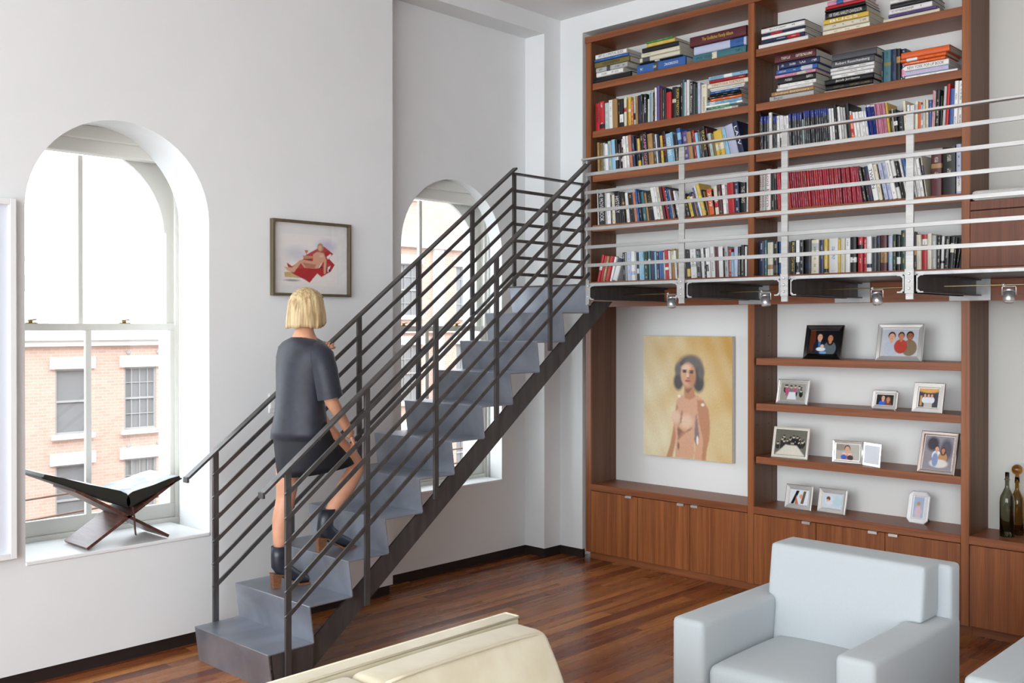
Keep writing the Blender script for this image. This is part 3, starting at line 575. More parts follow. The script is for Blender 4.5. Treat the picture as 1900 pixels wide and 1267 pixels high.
ROWINFO = dict(a2=('second shelf, left bay',), a3=('third shelf, left bay',), a4=('fourth shelf, left bay',), a5=('lowest shelf, left bay',),
    b2v=('upright row, second shelf, middle bay',), b3=('third shelf, middle bay',), b4=('fourth shelf, middle bay',), b5=('lowest shelf, middle bay',))
ZROW = dict(a2=3.29, a3=2.95, a4=2.57, a5=2.135, b2v=3.29, b3=2.95, b4=2.57, b5=2.135)
MAGS = dict(D=('thin magazine with blue top and dark grey spine in the middle bay', 'blue-topped grey magazines'), R=('thin red-spined magazine in the long red run, fourth shelf of the middle bay', 'red-spined magazines on the fourth shelf'),
    B=('thin blue magazine with white tab, third shelf of the middle bay', 'blue magazines on the third shelf'), P=('thin pink magazine beside the blue ones, third shelf of the middle bay', 'pink magazines on the third shelf'))
INKM = {k: mat('ink_' + k, CODE[k], .5) for k in 'kwcyrPOnms'}
UNIT_USED = set()
for line in ROWS.strip().split('\n'):
    nm, data = line.split(':', 1); z = ZROW[nm]; n = 0; where = ROWINFO[nm][0]
    for t in data.split('|'):
        q = t.split(','); x, w, h, a, cc = int(q[0]) / 1000, int(q[1]) / 1000, int(q[2]) / 1000, float(q[3]), q[4]; ttl = q[5] if len(q) > 5 else ''
        n += 1; w = max(w, .004); a += br.uniform(-.4, .4); th = R(a); thick = w * math.cos(th) * .985; dep = min(.27, max(.11, h * br.uniform(.66, .76)))
        y = .022 + br.uniform(0, .014)
        if th > 0: loc = (x + w - thick * math.cos(th), y, z + .0006 + thick * math.sin(th))
        else: loc = (x, y, z + .0006)
        mag = cc[0] in 'DRBP' and w < .022
        shape = 'thin' if w < .018 else 'thick' if w > .042 else 'tall' if h > .245 else 'small' if h < .19 else 'medium'
        if mag: lab, grp, cat, name = MAGS[cc[0]][0], MAGS[cc[0]][1], 'magazine', 'magazine'
        else:
            det = (' with %s lettering' % CNAME[cc[1] if len(cc) > 1 else INKS.get(cc[0], 'k')]) if (ttl or len(cc) > 1) else ''
            lab = '%s %s book%s, %s from left, %s' % (shape, CNAME[cc[0]], det, ordinal(n), where)
            grp, cat, name = 'books on the ' + where.replace(',', ' of the'), 'book', 'book'
        Mx = Matrix.Translation(loc) @ Matrix.Rotation(th, 4, 'Y'); S = Matrix.Diagonal((thick, dep, h, 1))
        if ttl:
            o = thing(name, lab, cat, world=False); o.matrix_basis = Mx; o['group'] = grp
            c = link('cover', U_BOOK, o); c.scale = (thick, dep, h); dress(c, cc, True)
            kc = (cc[1] if len(cc) > 1 else INKS.get(cc[0], 'k')); full = len(ttl) > 8
            text(ttl, .02, INKM.get(kc, INKM['w']), o, frame_m((thick / 2, -.0006, h * (.52 if full else .6)), (0, 0, -1), (1, 0, 0)), (h * (.86 if full else .55), thick * .55))
        else:
            o = link(name, U_BOOK); o.matrix_basis = Mx; o.scale = (thick, dep, h); dress(o, cc, False, mag); tag(o, lab, cat, grp)
STINFO = dict(a1p=('left stack, top shelf, left bay', 3.655), a1q=('middle stack, top shelf, left bay', 3.655), a1r=('right stack, top shelf, left bay', 3.655), a2p=('right-end stack, second shelf, left bay', 3.29),
    b1p=('left stack, top shelf, middle bay', 3.655), b1q=('middle stack, top shelf, middle bay', 3.655), b1r=('right stack, top shelf, middle bay', 3.655),
    b2p=('left stack, second shelf, middle bay', 3.29), b2q=('middle stack, second shelf, middle bay', 3.29), b2r=('right stack, second shelf, middle bay', 3.29))
for line in STACKS.strip().split('\n'):
    nm, data = line.split(':', 1); where, z = STINFO[nm]; items = data.split('|'); zz = z + .0006
    for n, t in enumerate(items):
        q = t.split(','); x0, x1, th, cc = int(q[0]) / 1000, int(q[1]) / 1000, int(q[2]) / 1000, q[3]; ttl = q[4] if len(q) > 4 else ''
        hgt = x1 - x0; dep = min(.275, hgt * .78); y = .024 + br.uniform(0, .012)
        pos = 'lowest' if n == 0 else 'topmost' if n == len(items) - 1 else ordinal(n + 1) +  ' from bottom'
        det = ' with %s lettering' % CNAME[cc[1] if len(cc) > 1 else INKS.get(cc[0], 'k')] if (ttl or len(cc) > 1) else ''
        o = thing('book', '%s book%s, %s, %s' % (CNAME[cc[0]], det, pos, where), 'book', world=False); o['group'] = 'books stacked flat in the bookcase'
        o.matrix_basis = Matrix(((0, 0, 1, x0), (0, 1, 0, y), (-1, 0, 0, zz + th - .0004), (0, 0, 0, 1)))
        c = link('cover', U_COVER, o); c.scale = (th - .0006, dep, hgt); dress(c, cc, bool(ttl)); p = link('page_block', U_PAGES, o); p.scale = c.scale
        if ttl:
            kc = cc[1] if len(cc) > 1 else INKS.get(cc[0], 'k')
            if ttl.startswith('The God'): fit, ps = (hgt * .55, th * .42), .5
            elif len(ttl) > 14: fit, ps = (hgt * .80, th * .5), .5
            elif cc == 'ek' : fit, ps = (hgt * .2, th * .6), .2
            elif len(ttl) > 9: fit, ps = (hgt * .5, th * .5), .48
            else: fit, ps = (hgt * .62, th * .5), .46
            text(ttl, .03, INKM.get(kc, INKM['w']), o, frame_m((th * .5, -.0007, hgt * ps), (0, 0, 1), (-1, 0, 0)), fit)
        zz += th
# a big dark album box and a slipcase standing open to the end of two rows
tag(o := MB().box(2.735, 2.808, .05, .24, 2.1356, 2.33, bev=.002).build('book_box', mat('black_book_box', (.012, .012, .013), .4)), 'black box file at the right end of the bottom shelf above the walkway', 'box file')

# ---------------------------------------------------------------- paintings and pictures
SILVER = mat('silver_frame', (.84, .83, .80), .22, .7); SILVERD = mat('tarnished_frame', (.22, .20, .20), .15, 1)
PHOTO = print_mat('photo_print', .12); OIL = print_mat('oil_paint', .38); PAPER = print_mat('drawing_paper', .55)
BLACKV = mat('easel_back_velvet', (.012, .012, .014), .8); EDGE = mat('canvas_edge', (.66, .62, .55), .8)
def gold(X, Z):
    n = np.sin(9 * X + 3 * np.sin(7 * Z)) * .5 + np.sin(13 * Z + 4 * np.sin(6 * X + 1)) * .5 + .35 * np.sin(31 * X + 17 * Z)
    t = np.clip(.45 + .16 * n + .45 * (X - .4) + .35 * (Z - .45) , 0, 1)[..., None]
    return np.array(hx('e6dcb8')) * (1 - t) + np.array(hx('c69a4e')) * t
sk = {k: hx(v) for k, v in dict(a='d3a283', b='bb8563', c='8f6250', d='e2bfa4', h='4c4746', g='6a6562', v='8a7478', l='efe2d6').items()}
n2 = lambda x, y: ((x - 405) / 573, 1 - (y - (222 + (x - 405) * .004)) / (771 + (x - 405) * .1082))
P2 = lambda *p: [n2(*q) for q in p]
fig = [('e', *n2(712, 450), .150, .125, sk['h'], .35), ('e', *n2(640, 520), .055, .07, sk['h'], .5), ('e', *n2(770, 530), .062, .075, sk['h'], .5), ('e', *n2(730, 400), .10, .06, sk['g'], .6), ('e', *n2(640, 440), .04, .05, sk['g'], .7), ('e', *n2(785, 460), .035, .06, sk['g'], .7),
    ('p', P2((560, 1012), (600, 1014), (618, 930), (632, 830), (650, 700), (630, 650), (618, 720), (606, 830), (586, 930)), sk['b'], 2),
    ('p', P2((618, 1016), (626, 900), (612, 800), (600, 760), (640, 690), (625, 645), (650, 615), (690, 600), (745, 598), (800, 640), (832, 700), (842, 800), (838, 900), (822, 965), (815, 1040), (735, 1028), (752, 960), (760, 800), (740, 900), (745, 1028)), sk['a'], 2),
    ('p', P2((760, 640), (800, 645), (832, 700), (842, 800), (838, 900), (822, 965), (815, 1038), (790, 1036), (800, 900), (775, 800), (765, 720)), sk['b'], 2),
    ('p', P2((756, 720), (766, 800), (775, 880), (758, 940), (742, 900), (748, 800)), sk['v'], 2), ('e', *n2(763, 905), .012, .035, sk['l'], .5),
    ('e', *n2(690, 780), .075, .055, sk['d'], .7), ('e', *n2(620, 750), .055, .05, sk['d'], .7), ('p', P2((655, 770), (640, 820), (680, 850), (735, 815), (720, 835), (680, 862), (640, 905), (632, 830)), sk['c'], 3),
    ('p', P2((660, 710), (650, 790), (658, 792), (668, 712)), sk['c'], 3), ('e', *n2(690, 930), .07, .09, sk['a'], .9), ('e', *n2(640, 940), .012, .03, sk['c'], .8),
    ('p', P2((676, 545), (742, 560), (748, 620), (715, 640), (680, 625)), sk['b'], 2), ('p', P2((680, 570), (735, 560), (700, 600)), sk['c'], 2),
    ('e', *n2(702, 475), .083, .098, sk['a'], .25), ('e', *n2(725, 490), .045, .075, sk['b'], .8), ('e', *n2(690, 430), .05, .025, sk['d'], .8), ('e', *n2(680, 455), .022, .010, sk['h'], .5), ('e', *n2(725, 460), .022, .010, sk['h'], .5),
    ('e', *n2(680, 445), .028, .005, sk['h'], .5), ('e', *n2(726, 449), .028, .005, sk['h'], .5), ('e', *n2(700, 482), .014, .026, sk['d'], .8), ('e', *n2(702, 496), .016, .006, sk['c'], .6), ('e', *n2(700, 515), .030, .010, hx('a05a52'), .5), ('e', *n2(797, 672), .018, .012, sk['l'], .8), ('e', *n2(645, 615), .016, .012, sk['l'], .8)]
t = thing('painting', 'large unframed oil portrait of a dark-haired nude woman on gold, in the left bay', 'painting', (.74, .29, .815))
b = MB(); b.box(.355, 1.130, .266, .300, .815, 1.722); b.build('canvas_edge', EDGE, t)
b = MB(); b.box(.45, 1.03, .300, .318, 1.3, 1.5); b.build('hanger', EDGE, t)
canvas('painted_canvas', .775, .907, fig, gold, OIL, t, 190, None, 4, .035).matrix_basis = Matrix.Translation((.355, .2655, .815))

FRW = noise_mat('walnut_gilt_frame', (.085, .062, .032), (.13, .098, .055), (40, 40, 3), rough=.45); MATB = mat('mat_board', (.80, .795, .78), .8)
t = thing('framed_drawing', 'dark-framed drawing of a reclining nude on red cloth, on the white wall above the stairs', 'picture', (-.25, -2.36, 1.98))
b = MB(); ya, yb, za, zb = -2.653, -2.070, 1.982, 2.444
for q in ((ya, ya + .016, za, zb), (yb - .016, yb, za, zb), (ya + .016, yb - .016, za, za + .016), (ya + .016, yb - .016, zb - .016, zb)): b.box(-.268, -.234, *q, bev=.001)
b.build('frame', FRW, t)
b = MB(); b.box(-.268, -.262, ya + .01, yb - .01, za + .01, zb - .01); b.build('mat_board', MATB, t)
q = lambda x, y: ((x - 280) / 650, 1 - (y - 320) / 590)
Q = lambda *p: [q(*k) for k in p]
rd, bk, fl_, wh = hx('b3262c'), hx('2a2024'), hx('d9a58a'), hx('eeeae6')
dr = [('e', *q(800, 440), .16, .12, hx('c9c6dc'), 1.2), ('e', *q(450, 540), .2, .12, hx('d2d2da'), 1.2), ('p', Q((310, 760), (420, 745), (640, 770), (650, 800), (470, 820), (320, 815)), hx('c9b07a'), 1), ('e', *q(400, 850), .12, .02, hx('9a9896'), 1),
    ('p', Q((340, 650), (400, 690), (520, 610), (560, 550), (690, 470), (770, 440), (880, 520), (830, 580), (900, 650), (850, 730), (740, 800), (690, 760), (600, 870), (540, 835), (400, 770), (350, 690)), rd, 1),
    ('p', Q((540, 570), (610, 560), (620, 600), (560, 620)), hx('5c1f28'), 1), ('p', Q((740, 620), (770, 600), (720, 690), (700, 700)), wh, 0), ('p', Q((800, 560), (850, 520), (860, 545), (815, 590)), wh, 0), ('p', Q((815, 680), (850, 660), (825, 740), (810, 730)), wh, 0), ('e', *q(738, 685), .018, .02, bk, .5), ('e', *q(835, 720), .016, .03, bk, .5),
    ('p', Q((640, 540), (690, 505), (770, 520), (800, 600), (790, 760), (765, 760), (768, 620), (735, 640), (700, 700), (620, 690), (640, 600)), fl_, 1), ('p', Q((700, 630), (690, 705), (540, 700), (500, 650), (420, 760), (345, 740), (310, 700), (400, 705), (480, 620), (520, 605)), fl_, 1), ('p', Q((520, 640), (680, 660), (660, 700), (560, 700)), hx('b97a5e'), 2),
    ('p', Q((520, 560), (640, 560), (645, 585), (560, 600), (530, 590)), hx('c98e72'), 1), ('e', *q(740, 555), .04, .03, hx('e7bfa6'), .8), ('e', *q(727, 455), .055, .085, hx('a8895a'), .3), ('e', *q(722, 460), .034, .055, fl_, .4), ('p', Q((542, 495), (585, 495), (572, 530), (556, 530)), hx('c06a22'), 0), ('p', Q((560, 530), (568, 530), (566, 560), (561, 560)), hx('8a8a88'), 0)]
sh = canvas('drawing_sheet', .415, .315, [l_ if l_[0] == 'e' else (l_[0], l_[1], l_[2], l_[3] + 2) for l_ in dr], wh, PAPER, t, 260, None, 5, .03)
sh.matrix_basis = frame_m((-.2605, -2.577, 2.045), (0, 1, 0), (-1, 0, 0))
b = MB(); b.box(-.244, -.242, ya + .015, yb - .015, za + .015, zb - .015); b.build('glazing', GLASS, t)

t = thing('framed_picture', 'white-framed pale blue picture at the left photo edge, left of the arched window', 'picture', (-.25, -4.45, .655))
b = MB(); ya, yb, za, zb = -4.80, -4.127, .655, 2.422
for q_ in ((ya, ya + .03, za, zb), (yb - .03, yb, za, zb), (ya + .03, yb - .03, za, za + .03), (ya + .03, yb - .03, zb - .03, zb)): b.box(-.269, -.222, *q_, bev=.002)
b.build('frame', mat('white_frame', (.82, .82, .82), .4), t)
b = MB(); b.box(-.268, -.252, ya + .02, yb - .02, za + .02, zb - .02); b.build('print', mat('pale_blue_print', (.66, .69, .76), .35), t)
t = thing('light_switch', 'white two-gang light switch plate on the wall beside the stair handrail', 'light switch', (-.27, -2.62, 1.28))
PL = mat('switch_plastic', (.80, .80, .79), .35)
b = MB(); b.box(-.2695, -.263, -2.662, -2.570, 1.277, 1.392, bev=.002); b.build('switch_plate', PL, t)
for y in (-2.640, -2.593):
    b = MB(); b.box(-.263, -.259, y - .016, y + .016, 1.301, 1.368, bev=.0015); b.build('rocker', PL, t)

# ---------------------------------------------------------------- framed photographs on the lower shelves
SKN = [hx(x) for x in ('d7a487', 'b97f5e', '9a6548', 'e3bba2')]
def man(cx, cy, r, skin, hair, shirt, A, long=False):
    L_ = [('e', cx, cy - 3.1 * r * A, 2.0 * r, 2.2 * r * A, shirt, .1)]
    if long: L_ += [('e', cx, cy - .5 * r * A, 1.25 * r, 1.7 * r * A, hair, .2)]
    L_ += [('e', cx, cy + .25 * r * A, .98 * r, 1.12 * r * A, hair, .15), ('e', cx, cy - 1.1 * r * A, .45 * r, .6 * r * A, skin, .2), ('e', cx, cy - .1 * r * A, .80 * r, 1.02 * r * A, skin, .2),
        ('e', cx - .3 * r, cy + .1 * r * A, .12 * r, .07 * r * A, (.03, .02, .02), .5), ('e', cx + .3 * r, cy + .1 * r * A, .12 * r, .07 * r * A, (.03, .02, .02), .5), ('e', cx, cy - .5 * r * A, .28 * r, .09 * r * A, (.5, .2, .18), .5)]
    return L_
dk, gy, bl, wt, cr = hx('17171c'), hx('77787c'), hx('2a62c8'), hx('dfe2e8'), hx('d8d2c4')
def crowd(n, y0, y1, seed, A, tones, r=.035):
    g = random.Random(seed); L_ = []
    for i in range(n):
        x, y = g.uniform(.08, .92), g.uniform(y0, y1); L_ += [('e', x, y - 2.6 * r * A, 1.6 * r, 2.4 * r * A, g.choice(tones), .1), ('e', x, y, r, 1.2 * r * A, g.choice((hx('b8a58c'), hx('cfc0a8'))), .2), ('e', x, y + .7 * r * A, r, .6 * r * A, (.03, .03, .03), .2)]
    return L_
def photo_frame(label, x, y, z, w, h, rz, bord, fm, layers, base, lean=13, inner=None, round_=0, seed=0, g='photo frames on the lower shelves', stand=True, tin=.0):
    t = thing('photo_frame', label, 'photo frame', (x, y, z), R(rz), g, world=False)
    Lm = Matrix.Rotation(R(-lean), 4, 'X')
    b = MB()
    ro = [(0, 0), (w, 0), (w, h), (0, h)] if not round_ else [(w - round_, 0), (w, round_), (w, h - round_), (w - round_, h), (round_, h), (0, h - round_), (0, round_), (round_, 0)]
    k = bord; ri = [(min(max(px, k), w - k), min(max(pz, k), h - k)) for px, pz in ro]
    c = lambda rr, yy, e=0: [(px + (e if px < w / 2 else -e), yy, pz + (e if pz < h / 2 else -e)) for px, pz in rr]
    b.loft([c(ro, .012), c(ro, 0), c(ro, -.003, .004), c(ri, -.001 + tin, -.004), c(ri, .004), c(ri, .006, .02)], False, False)
    b.poly(c(ro, .012)); bmesh.ops.transform(b.bm, matrix=Lm, verts=b.bm.verts); b.build('frame_rim', fm, t)
    pw, ph = w - 2 * bord, h - 2 * bord; A = pw / ph
    canvas('photo', pw, ph, layers(A), base, PHOTO, t, 72, Lm @ Matrix.Translation((bord, .0045, bord)), seed, .05)
    if stand:
        b = MB(); hh = h * .62; d = math.tan(R(lean)) * hh + .05
        b.loft([[(w * .34, .012 + math.sin(R(lean)) * hh, hh * math.cos(R(lean))), (w * .66, .012 + math.sin(R(lean)) * hh, hh * math.cos(R(lean))), (w * .72, .02 + h * .42, .001), (w * .28, .02 + h * .42, .001)]] + [[(w * .34, .016 + math.sin(R(lean)) * hh, hh * math.cos(R(lean))), (w * .66, .016 + math.sin(R(lean)) * hh, hh * math.cos(R(lean))), (w * .72, .026 + h * .42, .001), (w * .28, .026 + h * .42, .001)]], True, False)
        b.poly([(w * .28, .014, .002), (w * .28, .02 + h * .42, .001), (w * .34, .014 + math.sin(R(lean)) * hh, hh * math.cos(R(lean)))]); b.poly([(w * .72, .014, .002), (w * .72, .02 + h * .42, .001), (w * .66, .014 + math.sin(R(lean)) * hh, hh * math.cos(R(lean)))])
        b.build('easel_back', BLACKV, t)
    return t
photo_frame('dark mirror-edged frame with a couple and baby, left on the highest photo shelf', 1.775, .075, 1.5845, .268, .225, -3, .030, SILVERD, lambda A: [('e', .1, .6, .12, .5, hx('5b2c1c'), .3)] + man(.36, .70, .105, SKN[0], hx('2b1d18'), hx('1c2233'), A) + [('e', .36, .42, .04, .12, hx('3a6fae'), .2)] + man(.72, .66, .105, SKN[1], hx('2e1812'), hx('5c666c'), A, True) + [('e', .42, .22, .16, .08, wt, .2), ('e', .46, .34, .06, .07, SKN[3], .2), ('e', .5, .08, .12, .06, hx('6fa0d0'), .3)], dk, seed=1)
photo_frame('wide silver frame with three smiling people, right on the highest photo shelf', 2.272, .055, 1.5845, .284, .232, 1, .026, SILVER, lambda A: [('e', .5, .8, .5, .25, hx('b9bcc4'), .6)] + man(.28, .70, .10, SKN[0], hx('2b1d18'), hx('b9c0cc'), A) + man(.76, .72, .10, SKN[2], hx('1d1512'), hx('84745c'), A) + man(.53, .72, .088, SKN[1], hx('1d1512'), hx('b4473e'), A), hx('c2c4ca'), seed=2)
photo_frame('silver frame with a group of guests, left end of the second photo shelf', 1.562, .105, 1.2795, .232, .165, -3, .019, SILVER, lambda A: crowd(12, .55, .8, 3, A, (dk, dk, gy, hx('b9577a')), .045) + [('p', [(.3, .1), (.66, .1), (.6, .5), (.36, .5)], wt, 1)], hx('9c9a90'), seed=3)
photo_frame('smallest silver frame, hammered edge, couple in blue, second photo shelf', 2.222, .108, 1.2795, .170, .122, -6, .024, SILVER, lambda A: man(.40, .66, .12, SKN[0], hx('241612'), bl, A) + man(.68, .55, .12, SKN[1], hx('6a3f24'), hx('7c3a24'), A, True), dk, round_=.01, seed=4)
photo_frame('silver frame with three people in white, right end of the second photo shelf', 2.500, .052, 1.2795, .190, .182, -6, .030, SILVER, lambda A: [('e', .5, .9, .5, .16, hx('d9a45c'), .4), ('p', [(.1, .1), (.2, .1), (.2, .6), (.1, .6)], hx('c99a5a'), 1)] + sum([man(c, .62, .07, SKN[0], hx('241612'), wt, A) for c in (.33, .5, .66)], []) + [('p', [(.3, .02), (.7, .02), (.7, .25), (.3, .25)], hx('bdb8ae'), 1)], hx('3d3a44'), seed=5)
photo_frame('ivory frame with an old banquet photograph, left end of the third photo shelf', 1.548, .070, .9225, .256, .205, 2, .011, mat('ivory_frame', (.78, .75, .66), .3), lambda A: crowd(26, .42, .72, 6, A, (dk, hx('2c2a26')), .035) + [('p', [(.05, .05), (.95, .05), (.7, .4), (.35, .42)], cr, 2)], hx('6a675c'), seed=6)
t = photo_frame('hinged silver double frame, father with children left and blank right, third photo shelf', 1.972, .088, .9225, .196, .144, 3, .017, SILVER, lambda A: [('e', .2, .75, .25, .2, hx('8b8378'), .5)] + man(.5, .66, .12, SKN[0], hx('2b1d18'), hx('c25a6e'), A) + [('e', .38, .34, .10, .13, SKN[3], .2), ('e', .36, .2, .12, .14, hx('2f59b0'), .2), ('e', .6, .34, .09, .12, SKN[3], .2), ('e', .62, .18, .12, .14, dk, .2)], hx('b3ada4'), lean=6, seed=7, stand=False)
b = MB(); w_ = .155
M2 = Matrix.Translation((.197, 0, 0)) @ Matrix.Rotation(R(-27), 4, 'Z') @ Matrix.Rotation(R(-6), 4, 'X')
b.box(0, w_, 0, .008, 0, .144, bev=.001); bmesh.ops.transform(b.bm, matrix=M2, verts=b.bm.verts); b.build('hinged_leaf', SILVER, t)
b = MB(); b.box(.016, w_ - .012, -.002, 0, .015, .128); bmesh.ops.transform(b.bm, matrix=M2, verts=b.bm.verts); b.build('glazed_panel', mat('pale_glazed_print', (.62, .64, .68), .3), t)
b = MB(); b.tube([(.197, .0, .0), (.197, .014, .143)], .004, 8); b.build('hinge', SILVER, t)
photo_frame('large copper-toned silver frame leaning far back, right end of the third photo shelf', 2.545, .018, .9225, .226, .255, -4, .022, mat('rose_silver_frame', (.70, .62, .58), .15, 1), lambda A: [('e', .3, .75, .2, .2, hx('3a3642'), .5), ('e', .75, .6, .2, .3, hx('55505c'), .5)] + man(.45, .62, .075, SKN[0], hx('241612'), wt, A) + man(.66, .58, .075, SKN[1], hx('4a2c1c'), hx('b98a5a'), A, True) + [('e', .55, .2, .3, .12, hx('d6d2cc'), .3), ('e', .42, .3, .1, .2, hx('7f93b6'), .3)], hx('8d8890'), lean=17, seed=8)
photo_frame('silver mirror frame with an abstract photo, left on the counter of the middle bay', 1.626, .105, .5855, .195, .160, -2, .027, SILVER, lambda A: [('p', [(.1, .05), (.25, .05), (.5, .9), (.35, .9)], dk, 1), ('p', [(.3, .05), (.5, .05), (.35, .6)], SKN[1], 1), ('p', [(.6, .1), (.75, .1), (.85, .9), (.72, .9)], hx('6a5a4e'), 1), ('e', .6, .55, .08, .14, SKN[0], .3)], wt, seed=9)
photo_frame('silver frame with corner studs and baby photo, second on the middle bay counter', 1.850, .125, .5855, .198, .158, -4, .027, SILVER, lambda A: [('e', .35, .5, .2, .3, wt, .4), ('e', .3, .62, .10, .14, hx('6a4a44'), .3), ('e', .28, .5, .07, .08, SKN[3], .3), ('e', .75, .5, .2, .3, hx('bcd7dd'), .6)], hx('cdd8e2'), seed=10)
photo_frame('white oval-cornered portrait frame with a girl, right on the middle bay counter', 2.420, .170, .5855, .135, .196, -7, .030, mat('white_silver_frame', (.86, .86, .87), .25, .3), lambda A: [('e', .5, .55, .16, .16, SKN[3], .4), ('e', .5, .66, .16, .1, hx('c99a72'), .5), ('e', .5, .28, .3, .28, hx('dcc4cc'), .5)], hx('a9bcd6'), round_=.022, seed=11)

# ---------------------------------------------------------------- bottles on the right counter
def glassm(name, col, rough=.03):
    m = mat(name, col, rough); b_ = m.node_tree.nodes['Principled BSDF']; b_.inputs['Transmission Weight'].default_value = 1; b_.inputs['IOR'].default_value = 1.4; return m
def bottle(name, label, c, pr, m, ball=None):
    t = thing(name, label, 'bottle', c); i = 3 * 0
    inner = [(max(r - .003, .001), z) for r, z in pr][::-1]; inner[-1] = (inner[-1][0], .006)
    b = MB(); b.loft([[(c[0] + r * math.cos(2 * math.pi * k / 20), c[1] + r * math.sin(2 * math.pi * k / 20), c[2] + z) for k in range(20)] for r, z in pr + inner], False, True); b.poly([(c[0] + pr[0][0] * math.cos(2 * math.pi * k / 20), c[1] + pr[0][0] * math.sin(2 * math.pi * k / 20), c[2]) for k in range(20)]); b.build('glass_body', m, t)
    if ball: b = MB(); b.ball((c[0], c[1], c[2] + ball[0]), ball[1], 16, 10); b.tube([(c[0], c[1], c[2] + ball[0] - ball[1] - .012), (c[0], c[1], c[2] + ball[0] - ball[1] + .004)], .011, 10); b.build('stopper', ball[2], t)
bp_ = [(.034, 0), (.040, .004), (.040, .20), (.036, .232), (.022, .262), (.0125, .285), (.0115, .325), (.015, .327), (.015, .333), (.0115, .335), (.0115, .372)]
bottle('bottle', 'slim olive-grey glass bottle with narrow neck, front on the right bay counter', (3.025, .125, .5855), bp_, glassm('olive_glass', (.42, .43, .34)))
bottle('bottle', 'amber glass bottle with round ball stopper, behind the slim olive-grey bottle', (3.048, .225, .5855), [(r * .98, z * .92) for r, z in bp_[:8]] + [(.012, .335)], glassm('amber_glass', (.55, .40, .16)), (.378, .031, glassm('amber_ball', (.42, .19, .05))))

# ---------------------------------------------------------------- open book on its folding stand, on the window sill
STAND = noise_mat('rosewood', hx('3a211b'), hx('6b4438'), (8, 60, 60), rough=.35, fine=(14, 300, 300)); BKBLK = mat('black_gilt_edges', (.022, .022, .016), .35); BKCOV = mat('book_cloth_black', (.014, .013, .013), .55)
t = thing('book_stand', 'folding rosewood book stand standing on the sill of the large arched window', 'book stand', (-.43, -3.52, .6205))
for nm_, p0, p1, xa, xb in (('board', (-3.752, .632), (-3.262, .930), -.565, -.285), ('board', (-3.296, .632), (-3.812, .945), -.565, -.285)):
    d = Vector((0, p1[0] - p0[0], p1[1] - p0[1])).normalized(); nn = Vector((0, -d.z, d.y)) * .008
    b = MB(); a0, a1 = Vector((0, *p0)), Vector((0, *p1)); b.loft([[Vector((x, 0, 0)) + a0 - nn, Vector((x, 0, 0)) + a0 + nn, Vector((x, 0, 0)) + a1 + nn, Vector((x, 0, 0)) + a1 - nn] for x in (xa, xb)], True, False); b.build('board', STAND, t)
t = thing('open_book', 'large open art book with black page edges lying on the rosewood stand', 'book', (-.43, -3.53, .80))
sp = (-3.525, .815)
def half(tip, thick, xa, xb, nm_, sgn):
    d = Vector((tip[0] - sp[0], tip[1] - sp[1])); l = d.length; d /= l; nn = Vector((-d.y, d.x)); nn = nn if nn.y > 0 else -nn
    pt = lambda s_, o_: (sp[0] + d.x * l * s_ + nn.x * o_, sp[1] + d.y * l * s_ + nn.y * o_)
    top = [(0.0, .026), (.03, .052), (.08, .068), (.16, .072), (.30, .064), (.5, .050), (.8, .038), (.985, thick)]; bot = [(.985, .010), (.5, .010), (0, .010)]
    pr_ = [pt(*q_) for q_ in top + bot]
    b = MB(); b.prism(pr_, lambda u_, v_, dd: (dd, u_, v_), xa + .006, xb - .006); b.build('page_block', BKBLK, t)
    b = MB(); b.prism([pt(1, .010), pt(0, .010), pt(0, .003), pt(1, .003)], lambda u_, v_, dd: (dd, u_, v_), xa, xb); b.build('cover', BKCOV, t)
    # printed page lying on the block
    me = MB(); r0 = [pt(s_, o_ + .0008) for s_, o_ in top]; me.loft([[(x, y, z) for y, z in r0] for x in (xa + .008, xb - .008)], cap=False, closed=False); return me
me = half((-3.985, 1.025), .026, -.64, -.285, 'left', -1); me.build('left_page', mat('page_paper', (.74, .76, .80), .5), t)
me = half((-3.215, .938), .024, -.64, -.285, 'right', 1)
PG = noise_mat('printed_page', (.055, .09, .16), (.36, .37, .38), (9, 12, 12), rough=.4, lo=.38, hi=.6, detail=6); me.build('right_page', PG, t)
b = MB(); b.loft([[(x, -3.512, .825), (x, -3.503, .77), (x, -3.498, .70), (x, -3.494, .668)] for x in (-.283, -.262)], cap=False, closed=False); b.loft([[(x, -3.511, .825), (x, -3.502, .77), (x, -3.497, .70), (x, -3.493, .668)] for x in (-.283, -.262)], cap=False, closed=False); b.build('ribbon', mat('maroon_ribbon', (.06, .018, .015), .6), t)

